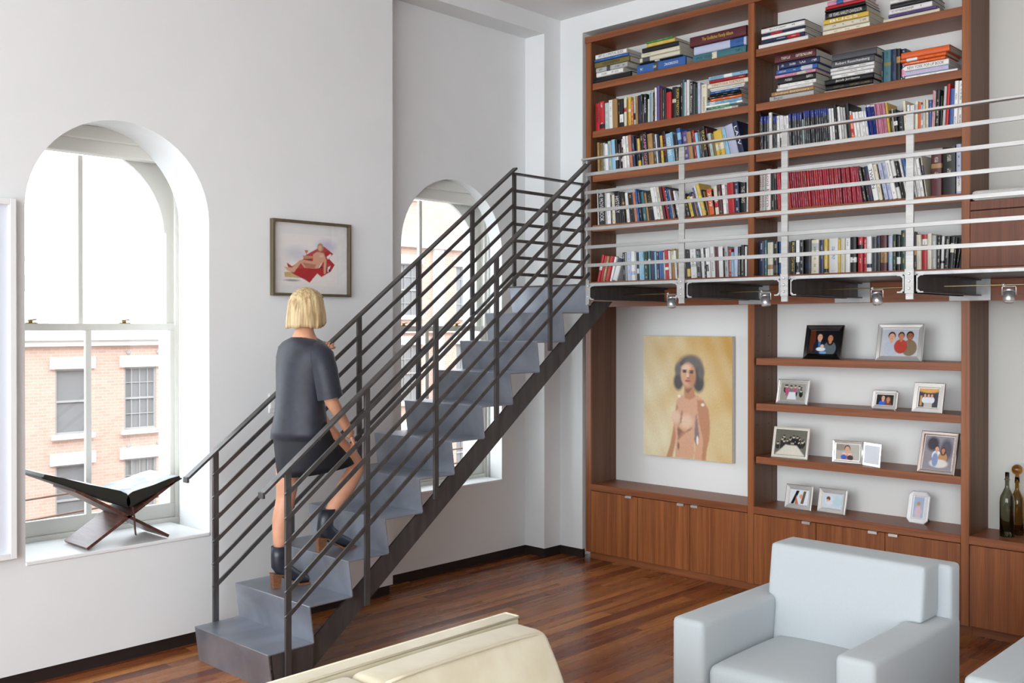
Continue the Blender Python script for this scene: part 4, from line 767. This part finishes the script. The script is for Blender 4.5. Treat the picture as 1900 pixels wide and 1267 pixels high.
# ---------------------------------------------------------------- sofa and armchairs
FAB = noise_mat('pale_blue_linen', (.41, .455, .475), (.50, .54, .555), (520, 520, 520), rough=.92, bump=.1, lo=.2, hi=.8, Sheen_Weight=.15)
SUEDE = noise_mat('cream_suede', (.66, .60, .43), (.76, .71, .55), (7, 7, 7), rough=.85, lo=.3, hi=.7, Sheen_Weight=.2); PIPE = mat('cream_piping', (.66, .60, .46), .8)
def pad(x0, x1, y0, y1, z0, z1, bev, seg=4, puff=0, puffz=0, tx=0):
    """upholstered block with rounded edges; puff bulges its faces, tx narrows the top"""
    b = MB(); nx, ny, nz = 10, 8, 8; bm = b.bm
    bmesh.ops.create_cube(bm, size=1); bmesh.ops.bevel(bm, geom=list(bm.edges), offset=.001, segments=1, affect='EDGES')
    bm.clear(); b.box(x0, x1, y0, y1, z0, z1)
    es = list(bm.edges); bmesh.ops.bevel(bm, geom=es, offset=bev, segments=seg, profile=.5, affect='EDGES')
    big = [e for e in bm.edges if e.calc_length() > .09]; bmesh.ops.subdivide_edges(bm, edges=big, cuts=7, use_grid_fill=True)
    cx, cy, cz = (x0 + x1) / 2, (y0 + y1) / 2, (z0 + z1) / 2
    for v in bm.verts:
        u_, w_, h_ = (v.co.x - cx) / (x1 - x0) * 2, (v.co.y - cy) / (y1 - y0) * 2, (v.co.z - cz) / (z1 - z0) * 2
        k = (1 - u_ ** 2), (1 - w_ ** 2), (1 - h_ ** 2)
        v.co.y += puff * (1 if w_ > 0 else -1) * max(k[0], 0) ** .6 * max(k[2], 0) ** .6 * abs(w_); v.co.z += puffz * (1 if h_ > 0 else -.2) * max(k[0], 0) ** .6 * max(k[1], 0) ** .6 * abs(h_)
        if tx: v.co.x = cx + (v.co.x - cx) * (1 - tx * max(h_, 0))
    for f in bm.faces: f.smooth = True
    return b
def soft(b, vox, it):
    """melts overlapping blocks into one stuffed shape"""
    me = bpy.data.meshes.new('s'); b.bm.to_mesh(me); b.bm.free(); o = bpy.data.objects.new('s', me); COL.objects.link(o)
    m = o.modifiers.new('r', 'REMESH'); m.mode = 'VOXEL'; m.voxel_size = vox; m = o.modifiers.new('m', 'SMOOTH'); m.factor = .6; m.iterations = it
    bpy.context.view_layer.update(); r = bpy.data.meshes.new_from_object(o.evaluated_get(bpy.context.evaluated_depsgraph_get())); bpy.data.objects.remove(o); bpy.data.meshes.remove(me)
    q = MB(); q.bm.from_mesh(r); bpy.data.meshes.remove(r)
    for f in q.bm.faces: f.smooth = True
    return q
LEG = mat('dark_wood_leg', (.02, .013, .01), .4)
def armchair(label, loc):
    t = thing('armchair', label, 'armchair', loc, 0, 'matching pale blue armchairs', world=False)
    W_, D_ = .865, .86
    pad(.155, W_ - .155, -.82, -.08, .13, .31, .02, 3).build('seat_base', FAB, t)
    pad(.160, W_ - .160, -.845, -.20, .305, .43, .035, 4, 0, .022).build('seat_cushion', FAB, t)
    for x0, x1 in ((0, .152), (W_ - .152, W_)): pad(x0, x1, -D_, -.02, .13, .60, .024, 4).build('arm', FAB, t)
    pad(.085, W_ - .010, -.105, 0, .16, .815, .018, 3).build('back_frame', FAB, t)
    b = MB(); b.box(.112, W_ - .062, -.275, -.085, .600, .828); b.box(.150, W_ - .150, -.275, -.085, .38, .72)
    b = soft(b, .0125, 14)
    for v in b.bm.verts: v.co.y += (v.co.z - .6) * .14
    b.build('back_cushion', FAB, t)
    for x in (.05, W_ - .05):
        for y in (-.80, -.05): b = MB(); b.box(x - .022, x + .022, y - .022, y + .022, .001, .132); b.build('leg', LEG, t)
    return t
ac = armchair('pale blue linen armchair facing the camera in front of the middle bay', (2.566, -1.715, 0))
dup(ac, (3.70, -1.62, 0), 0, 'pale blue linen armchair cut off at the lower right corner, only one arm showing')
for ch in ac.children: pass
t = thing('sofa', 'cream suede sofa with piped loose cushions, seen from behind at the bottom edge', 'sofa', (2.85, -4.4, 0))
ye, yl = -3.395, -5.35
pad(2.40, 2.474, yl, ye, .10, .750, .012, 3).build('back_frame', SUEDE, t)
pad(2.40, 3.30, yl, ye - .02, .10, .30, .02, 3).build('seat_base', SUEDE, t)
pad(2.42, 3.28, ye - .17, ye - .005, .12, .52, .03, 4).build('arm', SUEDE, t); pad(2.42, 3.28, yl, yl + .16, .12, .52, .03, 4).build('arm', SUEDE, t)
for ya, yb in ((-4.172, ye - .035), (-5.33, -4.178)):
    pad(2.62, 3.30, max(ya, yl + .17), min(yb, ye - .18), .30, .44, .035, 4, 0, .02).build('seat_cushion', SUEDE, t)
    b = pad(2.482, 2.63, ya, yb, .40, .742, .028, 5, .0, .008)
    for v in b.bm.verts:
        f_ = (v.co.z - .40) / .352; v.co.x += .11 * (1 - f_) * max(0, (v.co.x - 2.478) / .152) + .02 * math.sin(min(max(f_, 0), 1) * math.pi) * max(0, (v.co.x - 2.478) / .152) * 1.2
        v.co.y += (yb - v.co.y) * 0 + (.05 * (1 - f_) if abs(v.co.y - yb) < .05 else 0) - (.02 * (1 - f_) if abs(v.co.y - ya) < .05 and ya > -5 else 0)
    bc = b.build('back_cushion', SUEDE, t)
    b = MB(); k = 9; edge = [(2.630, ya + .03 + (yb - .05 - ya - .03) * i / k, .738 + .008 * (1 - (2 * i / k - 1) ** 2) ** .6) for i in range(k + 1)]
    edge += [(2.630, yb - .022, .726), (2.638, yb - .008, .715), (2.652, yb + .008, .66), (2.675, yb + .022, .58), (2.70, yb + .035, .50), (2.72, yb + .045, .43)]
    b.tube(edge, .0055, 6); b.build('piping', PIPE, bc)
b = MB(); b.tube([(2.401, yl + .02, .748), (2.401, ye - .006, .748), (2.408, ye - .001, .750), (2.468, ye - .001, .750)], .004, 6); b.build('piping', PIPE, t)
b = MB(); b.tube([(2.473, yl + .02, .748), (2.473, ye - .006, .748)], .004, 6); b.build('piping', PIPE, t)

# ---------------------------------------------------------------- woman climbing the stairs
SKIN = noise_mat('skin', hx('c58d6e'), hx('d39c7e'), (14, 14, 14), rough=.5, Subsurface_Weight=.08); NAVY = noise_mat('navy_cloth', hx('10131d'), hx('1c2131'), (30, 30, 30), rough=.55, Sheen_Weight=.12)
NAVYS = noise_mat('navy_skirt_cloth', hx('0c0d14'), hx('14161f'), (30, 30, 30), rough=.7); HAIR = noise_mat('blonde_hair', hx('8f6f45'), hx('d8c294'), (90, 90, 4), rough=.45, lo=.3, hi=.65)
LEATHER = mat('navy_boot_leather', (.016, .018, .028), .35); HEEL = noise_mat('stacked_heel_wood', hx('5e3a22'), hx('855838'), (30, 30, 220), rough=.45)
def skin_mesh(V, E, root, sub=2):
    """one continuous surface grown over a skeleton: V name -> (pos, radius or (rx, ry))"""
    ks = list(V); me = bpy.data.meshes.new('s'); me.from_pydata([V[k][0] for k in ks], [(ks.index(a), ks.index(c)) for a, c in E], [])
    o = bpy.data.objects.new('s', me); COL.objects.link(o); o.modifiers.new('k', 'SKIN'); sv = me.skin_vertices[0].data
    for i, k in enumerate(ks):
        r = V[k][1]; sv[i].radius = r if isinstance(r, tuple) else (r, r); sv[i].use_root = (k == root)
    o.modifiers['k'].use_smooth_shade = True; s = o.modifiers.new('d', 'SUBSURF'); s.levels = sub; s.render_levels = sub
    bpy.context.view_layer.update(); r = bpy.data.meshes.new_from_object(o.evaluated_get(bpy.context.evaluated_depsgraph_get()))
    bpy.data.objects.remove(o); bpy.data.meshes.remove(me); return r
def chain(*n): return list(zip(n, n[1:]))
B = dict(pel=((.35, -2.865, 1.285), (.135, .105)), abd=((.35, -2.862, 1.40), (.115, .09)), che=((.35, -2.845, 1.55), (.125, .10)), upc=((.35, -2.838, 1.66), (.12, .085)), nb=((.35, -2.842, 1.735), .052), nk=((.35, -2.838, 1.79), .047), hb=((.35, -2.832, 1.85), (.055, .06)),
    rs=((.505, -2.842, 1.675), .052), re=((.565, -2.835, 1.425), .040), rw=((.535, -2.690, 1.245), .027), rp=((.525, -2.655, 1.195), (.032, .018)),
    ls=((.195, -2.832, 1.675), .052), le=((.085, -2.680, 1.50), .040), lw=((.020, -2.475, 1.625), .027), lp=((.004, -2.435, 1.672), (.030, .018)),
    rh=((.430, -2.835, 1.235), .092), rt=((.430, -2.70, 1.14), .080), rk=((.428, -2.535, 1.015), .056), rc=((.418, -2.612, .90), .054), ra=((.404, -2.728, .745), .034),
    lh=((.275, -2.868, 1.235), .092), lt=((.272, -2.885, 1.06), .078), lk=((.270, -2.905, .855), .054), lc=((.268, -2.935, .745), .053), la=((.263, -2.942, .575), .034))
E_ = chain('pel', 'abd', 'che', 'upc', 'nb', 'nk', 'hb') + chain('upc', 'rs', 're', 'rw', 'rp') + chain('upc', 'ls', 'le', 'lw', 'lp') + chain('pel', 'rh', 'rt', 'rk', 'rc', 'ra') + chain('pel', 'lh', 'lt', 'lk', 'lc', 'la')
per = thing('person', 'woman in navy top and short skirt with ankle boots climbing the steel stairs', 'person', (.33, -2.86, .378))
body = MB(); m_ = skin_mesh(B, E_, 'pel'); body.bm.from_mesh(m_); bpy.data.meshes.remove(m_)
def fingers(palm, along, across, curl, ln=(.062, .070, .066, .052), thumb=None):
    palm, along, across = Vector(palm), Vector(along).normalized(), Vector(across).normalized(); down = Vector(curl).normalized()
    for i, l in enumerate(ln):
        p0 = palm + across * (.024 - .016 * i) - along * .01; p1 = palm + across * (.025 - .0165 * i) + along * .035
        p2 = p1 + (along * .8 + down * .6).normalized() * l * .5; p3 = p2 + (along * .25 + down).normalized() * l * .45
        m = skin_mesh({'a': (p0, .010), 'b': (p1, .0092), 'c': (p2, .0084), 'd': (p3, .0068)}, chain('a', 'b', 'c', 'd'), 'a', 1); body.bm.from_mesh(m); bpy.data.meshes.remove(m)
    q0 = palm + across * .02 - along * .02; q1 = q0 + across * .022 + along * .022 + down * .008; q2 = q1 + along * .026 + down * .018
    m = skin_mesh({'a': (q0, .012), 'b': (q1, .0105), 'c': (q2, .0085)}, chain('a', 'b', 'c'), 'a', 1); body.bm.from_mesh(m); bpy.data.meshes.remove(m)
fingers((.525, -2.655, 1.195), (-.05, .45, -.75), (-.75, .5, .3), (-.7, -.2, -.3))
fingers((.000, -2.430, 1.680), (-.45, .62, .45), (.55, .70, -.1), (-.6, .1, -.75))
# head with face
hc = Vector((.35, -2.815, 1.885)); n_, m__ = 28, 20; rings = []
for j in range(m__ + 1):
    th = math.pi * min(max(j / m__, .012), .988); ring = []
    for i in range(n_):
        ph = 2 * math.pi * i / n_; x, y, z = math.sin(th) * math.sin(ph), math.sin(th) * math.cos(ph), -math.cos(th)
        w = .073 * (1 - .22 * max(0, -z - .15)); px, py, pz = x * w, y * (.092 - .010 * max(0, -z)), z * .112
        if y > 0:
            f = y ** 3
            py += .020 * f * math.exp(-((pz + .012) / .020) ** 2) * math.exp(-(px / .011) ** 2)       # nose
            py -= .010 * f * math.exp(-((pz - .012) / .014) ** 2) * math.exp(-((abs(px) - .030) / .016) ** 2)  # eye sockets
            py += .006 * f * math.exp(-((pz + .048) / .007) ** 2) * math.exp(-(px / .020) ** 2)       # lips
            py += .008 * f * math.exp(-((pz + .085) / .018) ** 2) * math.exp(-(px / .022) ** 2)       # chin
        ring.append(hc + Vector((px, py, pz)))
    rings.append(ring)
body.loft(rings)
for s in (-1, 1): body.ball((hc.x + s * .073, hc.y - .006, hc.z - .008), .030, 8, 6, (.25, .6, 1))
body.build('body', SKIN, per)
for s in (-1, 1):
    b = MB(); b.ball((hc.x + s * .030, hc.y + .072, hc.z + .012), .0115, 10, 8); e = b.build('eye', mat('eye_white', (.75, .73, .70), .2), per)
    b = MB(); b.ball((hc.x + s * .030, hc.y + .0815, hc.z + .012), .0048, 8, 6, (1, .5, 1)); b.build('iris', mat('iris', (.06, .10, .16), .2), e)
b = MB(); b.ball((hc.x, hc.y + .083, hc.z - .048), .016, 12, 6, (1.2, .35, .35)); b.build('mouth', mat('lips', (.42, .14, .13), .4), per)
# chin-length bob: locks hang from the crown, thicker behind, parted off the face
b = MB(); NL = 60; outer, inner = [], []
hr = random.Random(5)
for i in range(NL):
    ph = math.pi * 2 * i / NL; front = math.cos(ph)                       # +1 towards the face
    end = 1.952 if front > .78 else 1.782 + .012 * hr.random() + (.03 * max(0, front - .35) / .43)
    lo_, li_ = [], []; wv = .004 * hr.uniform(-1, 1)
    for k in range(13):
        f = k / 12; zt = 2.010
        if f < .5: a = f / .5 * math.pi / 2; rr, z = math.sin(a), zt - .105 * (1 - math.cos(a))
        else: rr, z = 1 + .10 * math.sin((f - .5) * 2 * math.pi * .6), zt - .105 - (f - .5) * 2 * max(zt - .105 - end, 0)
        if front > .78: rr, z = math.sin(f * math.pi / 2 * .80), zt - (zt - end) * f ** 1.6
        ax, ay = .090 + wv, (.104 if front < 0 else .100) + wv
        p = Vector((hc.x + ax * rr * math.sin(ph), hc.y - .012 + ay * rr * front, z)); lo_.append(p)
        li_.append(Vector((hc.x + (p.x - hc.x) * .84, hc.y + (p.y - hc.y) * .84, p.z + (-.004 if k < 6 else .004))))
    outer.append(lo_); inner.append(li_)
vo = [[b.bm.verts.new(p) for p in l] for l in outer]; vi = [[b.bm.verts.new(p) for p in l] for l in inner]
for i in range(NL):
    j = (i + 1) % NL
    for k in range(12): b.face([vo[i][k], vo[j][k], vo[j][k + 1], vo[i][k + 1]], True); b.face([vi[i][k], vi[i][k + 1], vi[j][k + 1], vi[j][k]], True)
    b.face([vo[i][12], vo[j][12], vi[j][12], vi[i][12]])
bmesh.ops.remove_doubles(b.bm, verts=b.bm.verts, dist=.0006); b.build('hair', HAIR, per)
def ell(c, rx, ry, n=36, tilt=0, wr=0, seed=0, back=0):
    return [(c[0] + rx * math.cos(2 * math.pi * i / n) * (1 + wr * math.sin(5 * 2 * math.pi * i / n + seed)), c[1] + ry * math.sin(2 * math.pi * i / n) * (1 + wr * math.sin(4 * 2 * math.pi * i / n + seed)), c[2] + tilt * math.sin(2 * math.pi * i / n)) for i in range(n)]
b = MB(); b.loft([ell((.35, -2.845, 1.738), .066, .062), ell((.35, -2.845, 1.728), .100, .075), ell((.35, -2.845, 1.712), .150, .088), ell((.35, -2.846, 1.685), .185, .102), ell((.35, -2.848, 1.63), .188, .118), ell((.35, -2.852, 1.56), .178, .122, wr=.01), ell((.35, -2.86, 1.47), .165, .118, wr=.02, seed=1), ell((.35, -2.866, 1.38), .160, .117, wr=.025, seed=2), ell((.35, -2.868, 1.30), .172, .125, wr=.03, seed=3), ell((.35, -2.868, 1.235), .186, .138, wr=.03, seed=3.4), ell((.35, -2.868, 1.19), .190, .142, wr=.03, seed=3.6), ell((.35, -2.868, 1.192), .182, .134, wr=.03, seed=3.6), ell((.35, -2.868, 1.24), .176, .128, wr=.02, seed=3.4)], cap=False)
for pts, rr in ((((.44, -2.846, 1.668), (.478, -2.846, 1.662), (.518, -2.845, 1.635), (.545, -2.842, 1.56), (.566, -2.838, 1.47), (.571, -2.828, 1.418)), (.045, .060, .066, .066, .065, .068)), (((.262, -2.842, 1.665), (.225, -2.840, 1.66), (.185, -2.822, 1.635), (.145, -2.770, 1.585), (.108, -2.715, 1.53), (.090, -2.690, 1.51)), (.045, .060, .064, .062, .060, .063))): b.tube(pts, list(rr), 18, cap=False)
b.build('top', NAVY, per)
b = MB(); b.loft([ell((.35, -2.866, 1.33), .150, .112), ell((.35, -2.862, 1.26), .178, .132), ell((.352, -2.845, 1.19), .186, .152), ell((.355, -2.805, 1.12), .180, .195, tilt=.01, wr=.02), ell((.357, -2.775, 1.055), .176, .225, tilt=.022, wr=.025), ell((.358, -2.762, 1.020), .175, .232, tilt=.028, wr=.025), ell((.358, -2.762, 1.022), .168, .225, tilt=.028, wr=.025), ell((.357, -2.775, 1.07), .168, .215, tilt=.022, wr=.02)], cap=False); b.build('skirt', NAVYS, per)
def boot(heel, f, shaft_top):
    f = Vector((f[0], f[1], 0)).normalized(); s = Vector((f.y, -f.x, 0)); h0 = Vector(heel); up = Vector((0, 0, 1)); rings = []
    path = [(.020, .215, .044, .046, 0), (.020, .165, .042, .045, .05), (.024, .125, .041, .048, .3), (.045, .098, .040, .046, .7), (.085, .068, .039, .040, 1.0), (.125, .046, .040, .032, 1.15), (.160, .034, .037, .026, 1.35), (.185, .027, .028, .020, 1.5), (.200, .022, .012, .009, 1.55)]
    top = Vector(shaft_top) - (h0 + f * .02 + up * .215)
    for a, z, w, h, ang in path:
        d = up * math.cos(ang) - f * math.sin(ang); nrm = f * math.cos(ang) + up * math.sin(ang); c = h0 + f * a + up * z + top * max(0, (z - .11) / .105)
        rings.append([c + s * (w * math.cos(2 * math.pi * k / 16)) + nrm * (h * math.sin(2 * math.pi * k / 16)) for k in range(16)])
    b = MB(); b.loft(rings); o = b.build('boot', LEATHER, per)
    b = MB(); pr_ = [(-.022, .078), (.030, .070), (.022, .001), (-.016, .001)]
    b.loft([[h0 + f * a + up * z + s * (w * k) for a, z in pr_] for k, w in ((-1, .024), (1, .024))], True, False); b.build('heel', HEEL, o)
    b = MB(); pr_ = [(-.020, .080), (.035, .072), (.085, .036), (.130, .012), (.205, .010), (.205, .002), (.128, .001), (.085, .026), (.032, .064), (-.022, .074)]
    b.loft([[h0 + f * a + up * z + s * (w * k) for a, z in pr_] for k, w in ((-1, .033), (1, .033))], True, False); b.build('sole', HEEL, o)
boot((.400, -2.772, .5668), (.20, .98), (.405, -2.722, .795)); boot((.258, -2.965, .3782), (.22, .98), (.263, -2.940, .602))

# ---------------------------------------------------------------- across the street, seen through the two windows
BR = mat('pale_brick', (.6, .4, .3), .9); N, L, b_ = nodes(BR)
tc = N.new('ShaderNodeTexCoord'); mp = N.new('ShaderNodeMapping'); mp.inputs['Rotation'].default_value = (0, R(-90), R(-90)); bk = N.new('ShaderNodeTexBrick')
sx = N.new('ShaderNodeSeparateXYZ'); cx_ = N.new('ShaderNodeCombineXYZ'); L.new(tc.outputs['Object'], sx.inputs[0]); L.new(sx.outputs[1], cx_.inputs[0]); L.new(sx.outputs[2], cx_.inputs[1]); L.new(cx_.outputs[0], bk.inputs['Vector'])
bk.inputs['Scale'].default_value = 1; bk.inputs['Brick Width'].default_value = .26; bk.inputs['Row Height'].default_value = .094; bk.inputs['Mortar Size'].default_value = .010
bk.inputs['Color1'].default_value = (.56, .375, .295, 1); bk.inputs['Color2'].default_value = (.62, .435, .35, 1); bk.inputs['Mortar'].default_value = (.64, .50, .42, 1); L.new(bk.outputs['Color'], b_.inputs['Base Color'])
STONE = mat('pale_stone', (.74, .73, .70), .9); PANE = mat('far_window_glass', (.24, .24, .24), .4); FRM = mat('far_window_frame', (.40, .40, .39), .7); CURT = mat('curtain_cloth', (.30, .29, .27), .9)
def facade_window(p, y0, y1, z0, z1, grid, X):
    b = MB(); b.box(X - .02, X + .08, y0 - .16, y1 + .16, z1, z1 + .36); b.build('lintel', STONE, p)
    b = MB(); b.box(X - .02, X + .14, y0 - .12, y1 + .12, z0 - .14, z0); b.build('sill', STONE, p)
    f = MB(); X2 = X - .10
    for q_ in ((y0, y0 + .06, z0, z1), (y1 - .06, y1, z0, z1), (y0 + .0605, y1 - .0605, z0, z0 + .06), (y0 + .0605, y1 - .0605, z1 - .06, z1), (y0 + .0605, y1 - .0605, (z0 + z1) / 2 - .03, (z0 + z1) / 2 + .03)): f.box(X2, X2 + .06, *q_)
    if grid:
        for i in range(1, grid): yy = y0 + (y1 - y0) * i / grid; f.box(X2 + .01, X2 + .04, yy - .012, yy + .012, z0 + .061, z1 - .061)
        for i in (1, 3): zz = z0 + (z1 - z0) * i / 4; f.box(X2 + .012, X2 + .042, y0 + .061, y1 - .061, zz - .012, zz + .012)
    w = f.build('window_frame', FRM, p); b = MB(); b.box(X2 - .01, X2 + .005, y0, y1, z0, z1); b.build('pane', PANE, w)
    return w
def facade(b, X, ya, yb, za, zb, holes):
    ys = sorted({ya, yb, *[h[0] for h in holes], *[h[1] for h in holes]}); zs = sorted({za, zb, *[h[2] for h in holes], *[h[3] for h in holes]})
    for y0, y1 in zip(ys, ys[1:]):
        for z0, z1 in zip(zs, zs[1:]):
            if not any(h[0] <= y0 and y1 <= h[1] and h[2] <= z0 and z1 <= h[3] for h in holes): b.poly([(X, y0, z0), (X, y1, z0), (X, y1, z1), (X, y0, z1)])
    for h in holes:
        y0, y1, z0, z1 = h; x = X - .16
        for q_ in (((y0, z0), (y1, z0)), ((y1, z0), (y1, z1)), ((y1, z1), (y0, z1)), ((y0, z1), (y0, z0))): b.poly([(X, *q_[0]), (X, *q_[1]), (x, *q_[1]), (x, *q_[0])])
        b.poly([(x, y0, z0), (x, y1, z0), (x, y1, z1), (x, y0, z1)])
XF = -26.0
t = thing('brick_building', 'pale brick building with white lintels across the street, seen through the large arched window', 'building', (XF - 3, 8, -10))
cols = [(1.95, 3.0, 0), (4.2, 5.25, 4), (6.61, 7.66, 0), (8.77, 9.84, 4), (11.05, 12.1, 0), (13.3, 14.35, 4)]
holes = [(y0, y1, z0, z1) for y0, y1, g in cols for z0, z1 in ((-1.50, .49), (-4.6, -2.42), (-8, -5.8))]
b = MB(); facade(b, XF, -6, 16.3, -10, 1.18, holes); b.box(XF - 8, XF - .2, -6, 16.3, -10, 1.1); b.build('facade', BR, t)
b = MB(); b.box(XF - 8, XF + .16, -6, 16.3, 1.18, 1.36); b.box(XF - 8, XF + .26, -6, 16.3, 1.36, 1.46); b.box(XF - .3, XF + .10, -6, 16.3, 1.46, 1.66); b.build('cornice', STONE, t)
for y0, y1, g in cols:
    for z0, z1 in ((-1.50, .49), (-4.6, -2.42), (-8, -5.8)):
        w = facade_window(t, y0, y1, z0, z1, g, XF)
        if z1 < -2 and g: b = MB(); b.loft([[(XF - .09 + .012 * math.sin(i * 1.9), y0 + .06 + (y1 - y0 - .12) * i / 16, z) for i in range(17)] for z in (z0 + .06, z1 - .06)], cap=False, closed=False); b.build('curtain', CURT, w)
b = MB(); b.tube([(XF + .18, 7.5, -8), (XF + .18, 7.5, -2.2)], .06, 8); b.build('downpipe', STONE, t)
for y in (8.9, 9.9):
    for z in (.95, -2.0): b = MB(); b.ball((XF + .02, y, z), .07, 8, 6, (.4, 1, 1)); b.build('tie_plate', FRM, t)
t = thing('roof_mast', 'pale roof mast with two slanting braces above the brick building', 'mast', (XF - 3, 6.6, 1.66))
b = MB(); b.box(XF - 3.15, XF - 2.85, 7.28, 7.58, 1.1, 5.2); b.box(XF - 3.3, XF - 2.7, 7.0, 7.7, 5.75, 5.82); b.box(XF - 3.05, XF - 2.95, 7.38, 7.48, 5.2, 5.8); b.build('mast', STONE, t)
b = MB(); b.bar((XF - 3, 7.3, 4.6), (XF - 3, 5.3, 1.6), .10, .10); b.bar((XF - 3, 7.35, 4.2), (XF - 3, 6.3, 1.6), .08, .08); b.build('brace', FRM, t)
t = thing('roof_deck', 'low tan rooftop deck screen at the foot of the roof mast', 'roof deck', (XF - 4, 5, 1.5))
b = MB(); b.box(XF - 4.2, XF - 4, 3.0, 8.2, 3.0, 3.5); b.build('screen', mat('tan_screen', (.55, .48, .42), .9), t)
b = MB(); b.box(XF - 4.19, XF - 4.01, 3.2, 3.4, .9, 3.0); b.box(XF - 4.19, XF - 4.01, 7.6, 7.8, .9, 3.0); b.build('post', FRM, t)
TREE = mat('bare_tree', (.45, .43, .38), .9)
t = thing('tree', 'slender sparse tree rising behind the roof deck', 'tree', (XF - 6, 5.1, 1.1)); b = MB(); tr_ = random.Random(2)
b.tube([(XF - 6, 5.1, 1.0), (XF - 6, 5.05, 4), (XF - 6, 5.1, 6.6)], [.07, .05, .015], 6); b.build('trunk', TREE, t); b = MB()
for i in range(46):
    z = 2.2 + i * .095; a = tr_.uniform(-1, 1); l = .9 * (1 - (z - 2) / 5.5); b.tube([(XF - 6, 5.08, z), (XF - 6 + tr_.uniform(-.3, .3), 5.08 + a * l, z + tr_.uniform(-.1, .35))], [.018, .006], 4)
b.build('branches', TREE, t)['kind'] = 'stuff'
WIRE = mat('utility_wire', (.22, .15, .11), .8)
for i, (za, zb, l) in enumerate(((-.05, .10, 'upper'), (-.28, -.09, 'middle'), (-.47, -.30, 'lowest'))):
    b = MB(); b.tube([(-6.0, -8, za - .25), (-6.0, -3, za - .02), (-6.0, 1, zb), (-6.0, 8, zb + .12)], .012, 6); tag(b.build('utility_wire', WIRE), l + ' of three utility wires crossing outside the large arched window', 'wire')
t = thing('tall_building', 'taller pale brick building with pilasters, seen through the arched window behind the stairs', 'building', (-31, 24, -10)); X2 = -27.5
cols2 = [(18.0, 19.2), (21.3, 22.5), (24.6, 25.8), (27.9, 29.1), (31.2, 32.4)]
holes = [(y0, y1, z0, z1) for y0, y1 in cols2 for z0, z1 in ((-1.4, 1.0), (-5.0, -2.6), (2.2, 4.4), (7.2, 9.4), (10.6, 12.6))]
b = MB(); facade(b, X2, 16.4, 36, -10, 15, holes); b.box(X2 - 9, X2 - .2, 16.4, 36, -10, 15); b.build('facade', BR, t)
b = MB(); b.box(X2 - .05, X2 + .22, 16.4, 36, 5.1, 5.55); b.box(X2 - .05, X2 + .15, 16.4, 36, 1.5, 1.8); b.build('cornice', STONE, t)
for y in (17.0, 20.2, 23.5, 26.8, 30.1, 33.4): b = MB(); b.box(X2 - .02, X2 + .12, y - .28, y + .28, -10, 5.1); b.build('pilaster', STONE, t)
for y0, y1 in cols2:
    for z0, z1 in ((-1.4, 1.0), (-5.0, -2.6), (2.2, 4.4), (7.2, 9.4), (10.6, 12.6)): facade_window(t, y0, y1, z0, z1, 3, X2)
b = MB()                                                                # rest of our own building, unseen, added to block sky from the facade opposite
for q_ in ((-1.0, -.6, -30, 45, 4.42, 13), (-1.0, -.6, -30, 45, -10, -.25), (-1.0, -.6, -30, -9.75, -.2, 4.4), (-1.0, -.6, .47, 45, -.2, 4.4)): b.box(*q_)
b.build('wall_outer', mat('own_brick', (.22, .13, .10), .9), None, 'structure')
b = MB(); b.box(-60, 60, -60, 90, -10.4, -10); tag(b.build('street', mat('asphalt', (.30, .30, .30), .9)), 'grey asphalt street far below the windows', 'street')
flush_text()
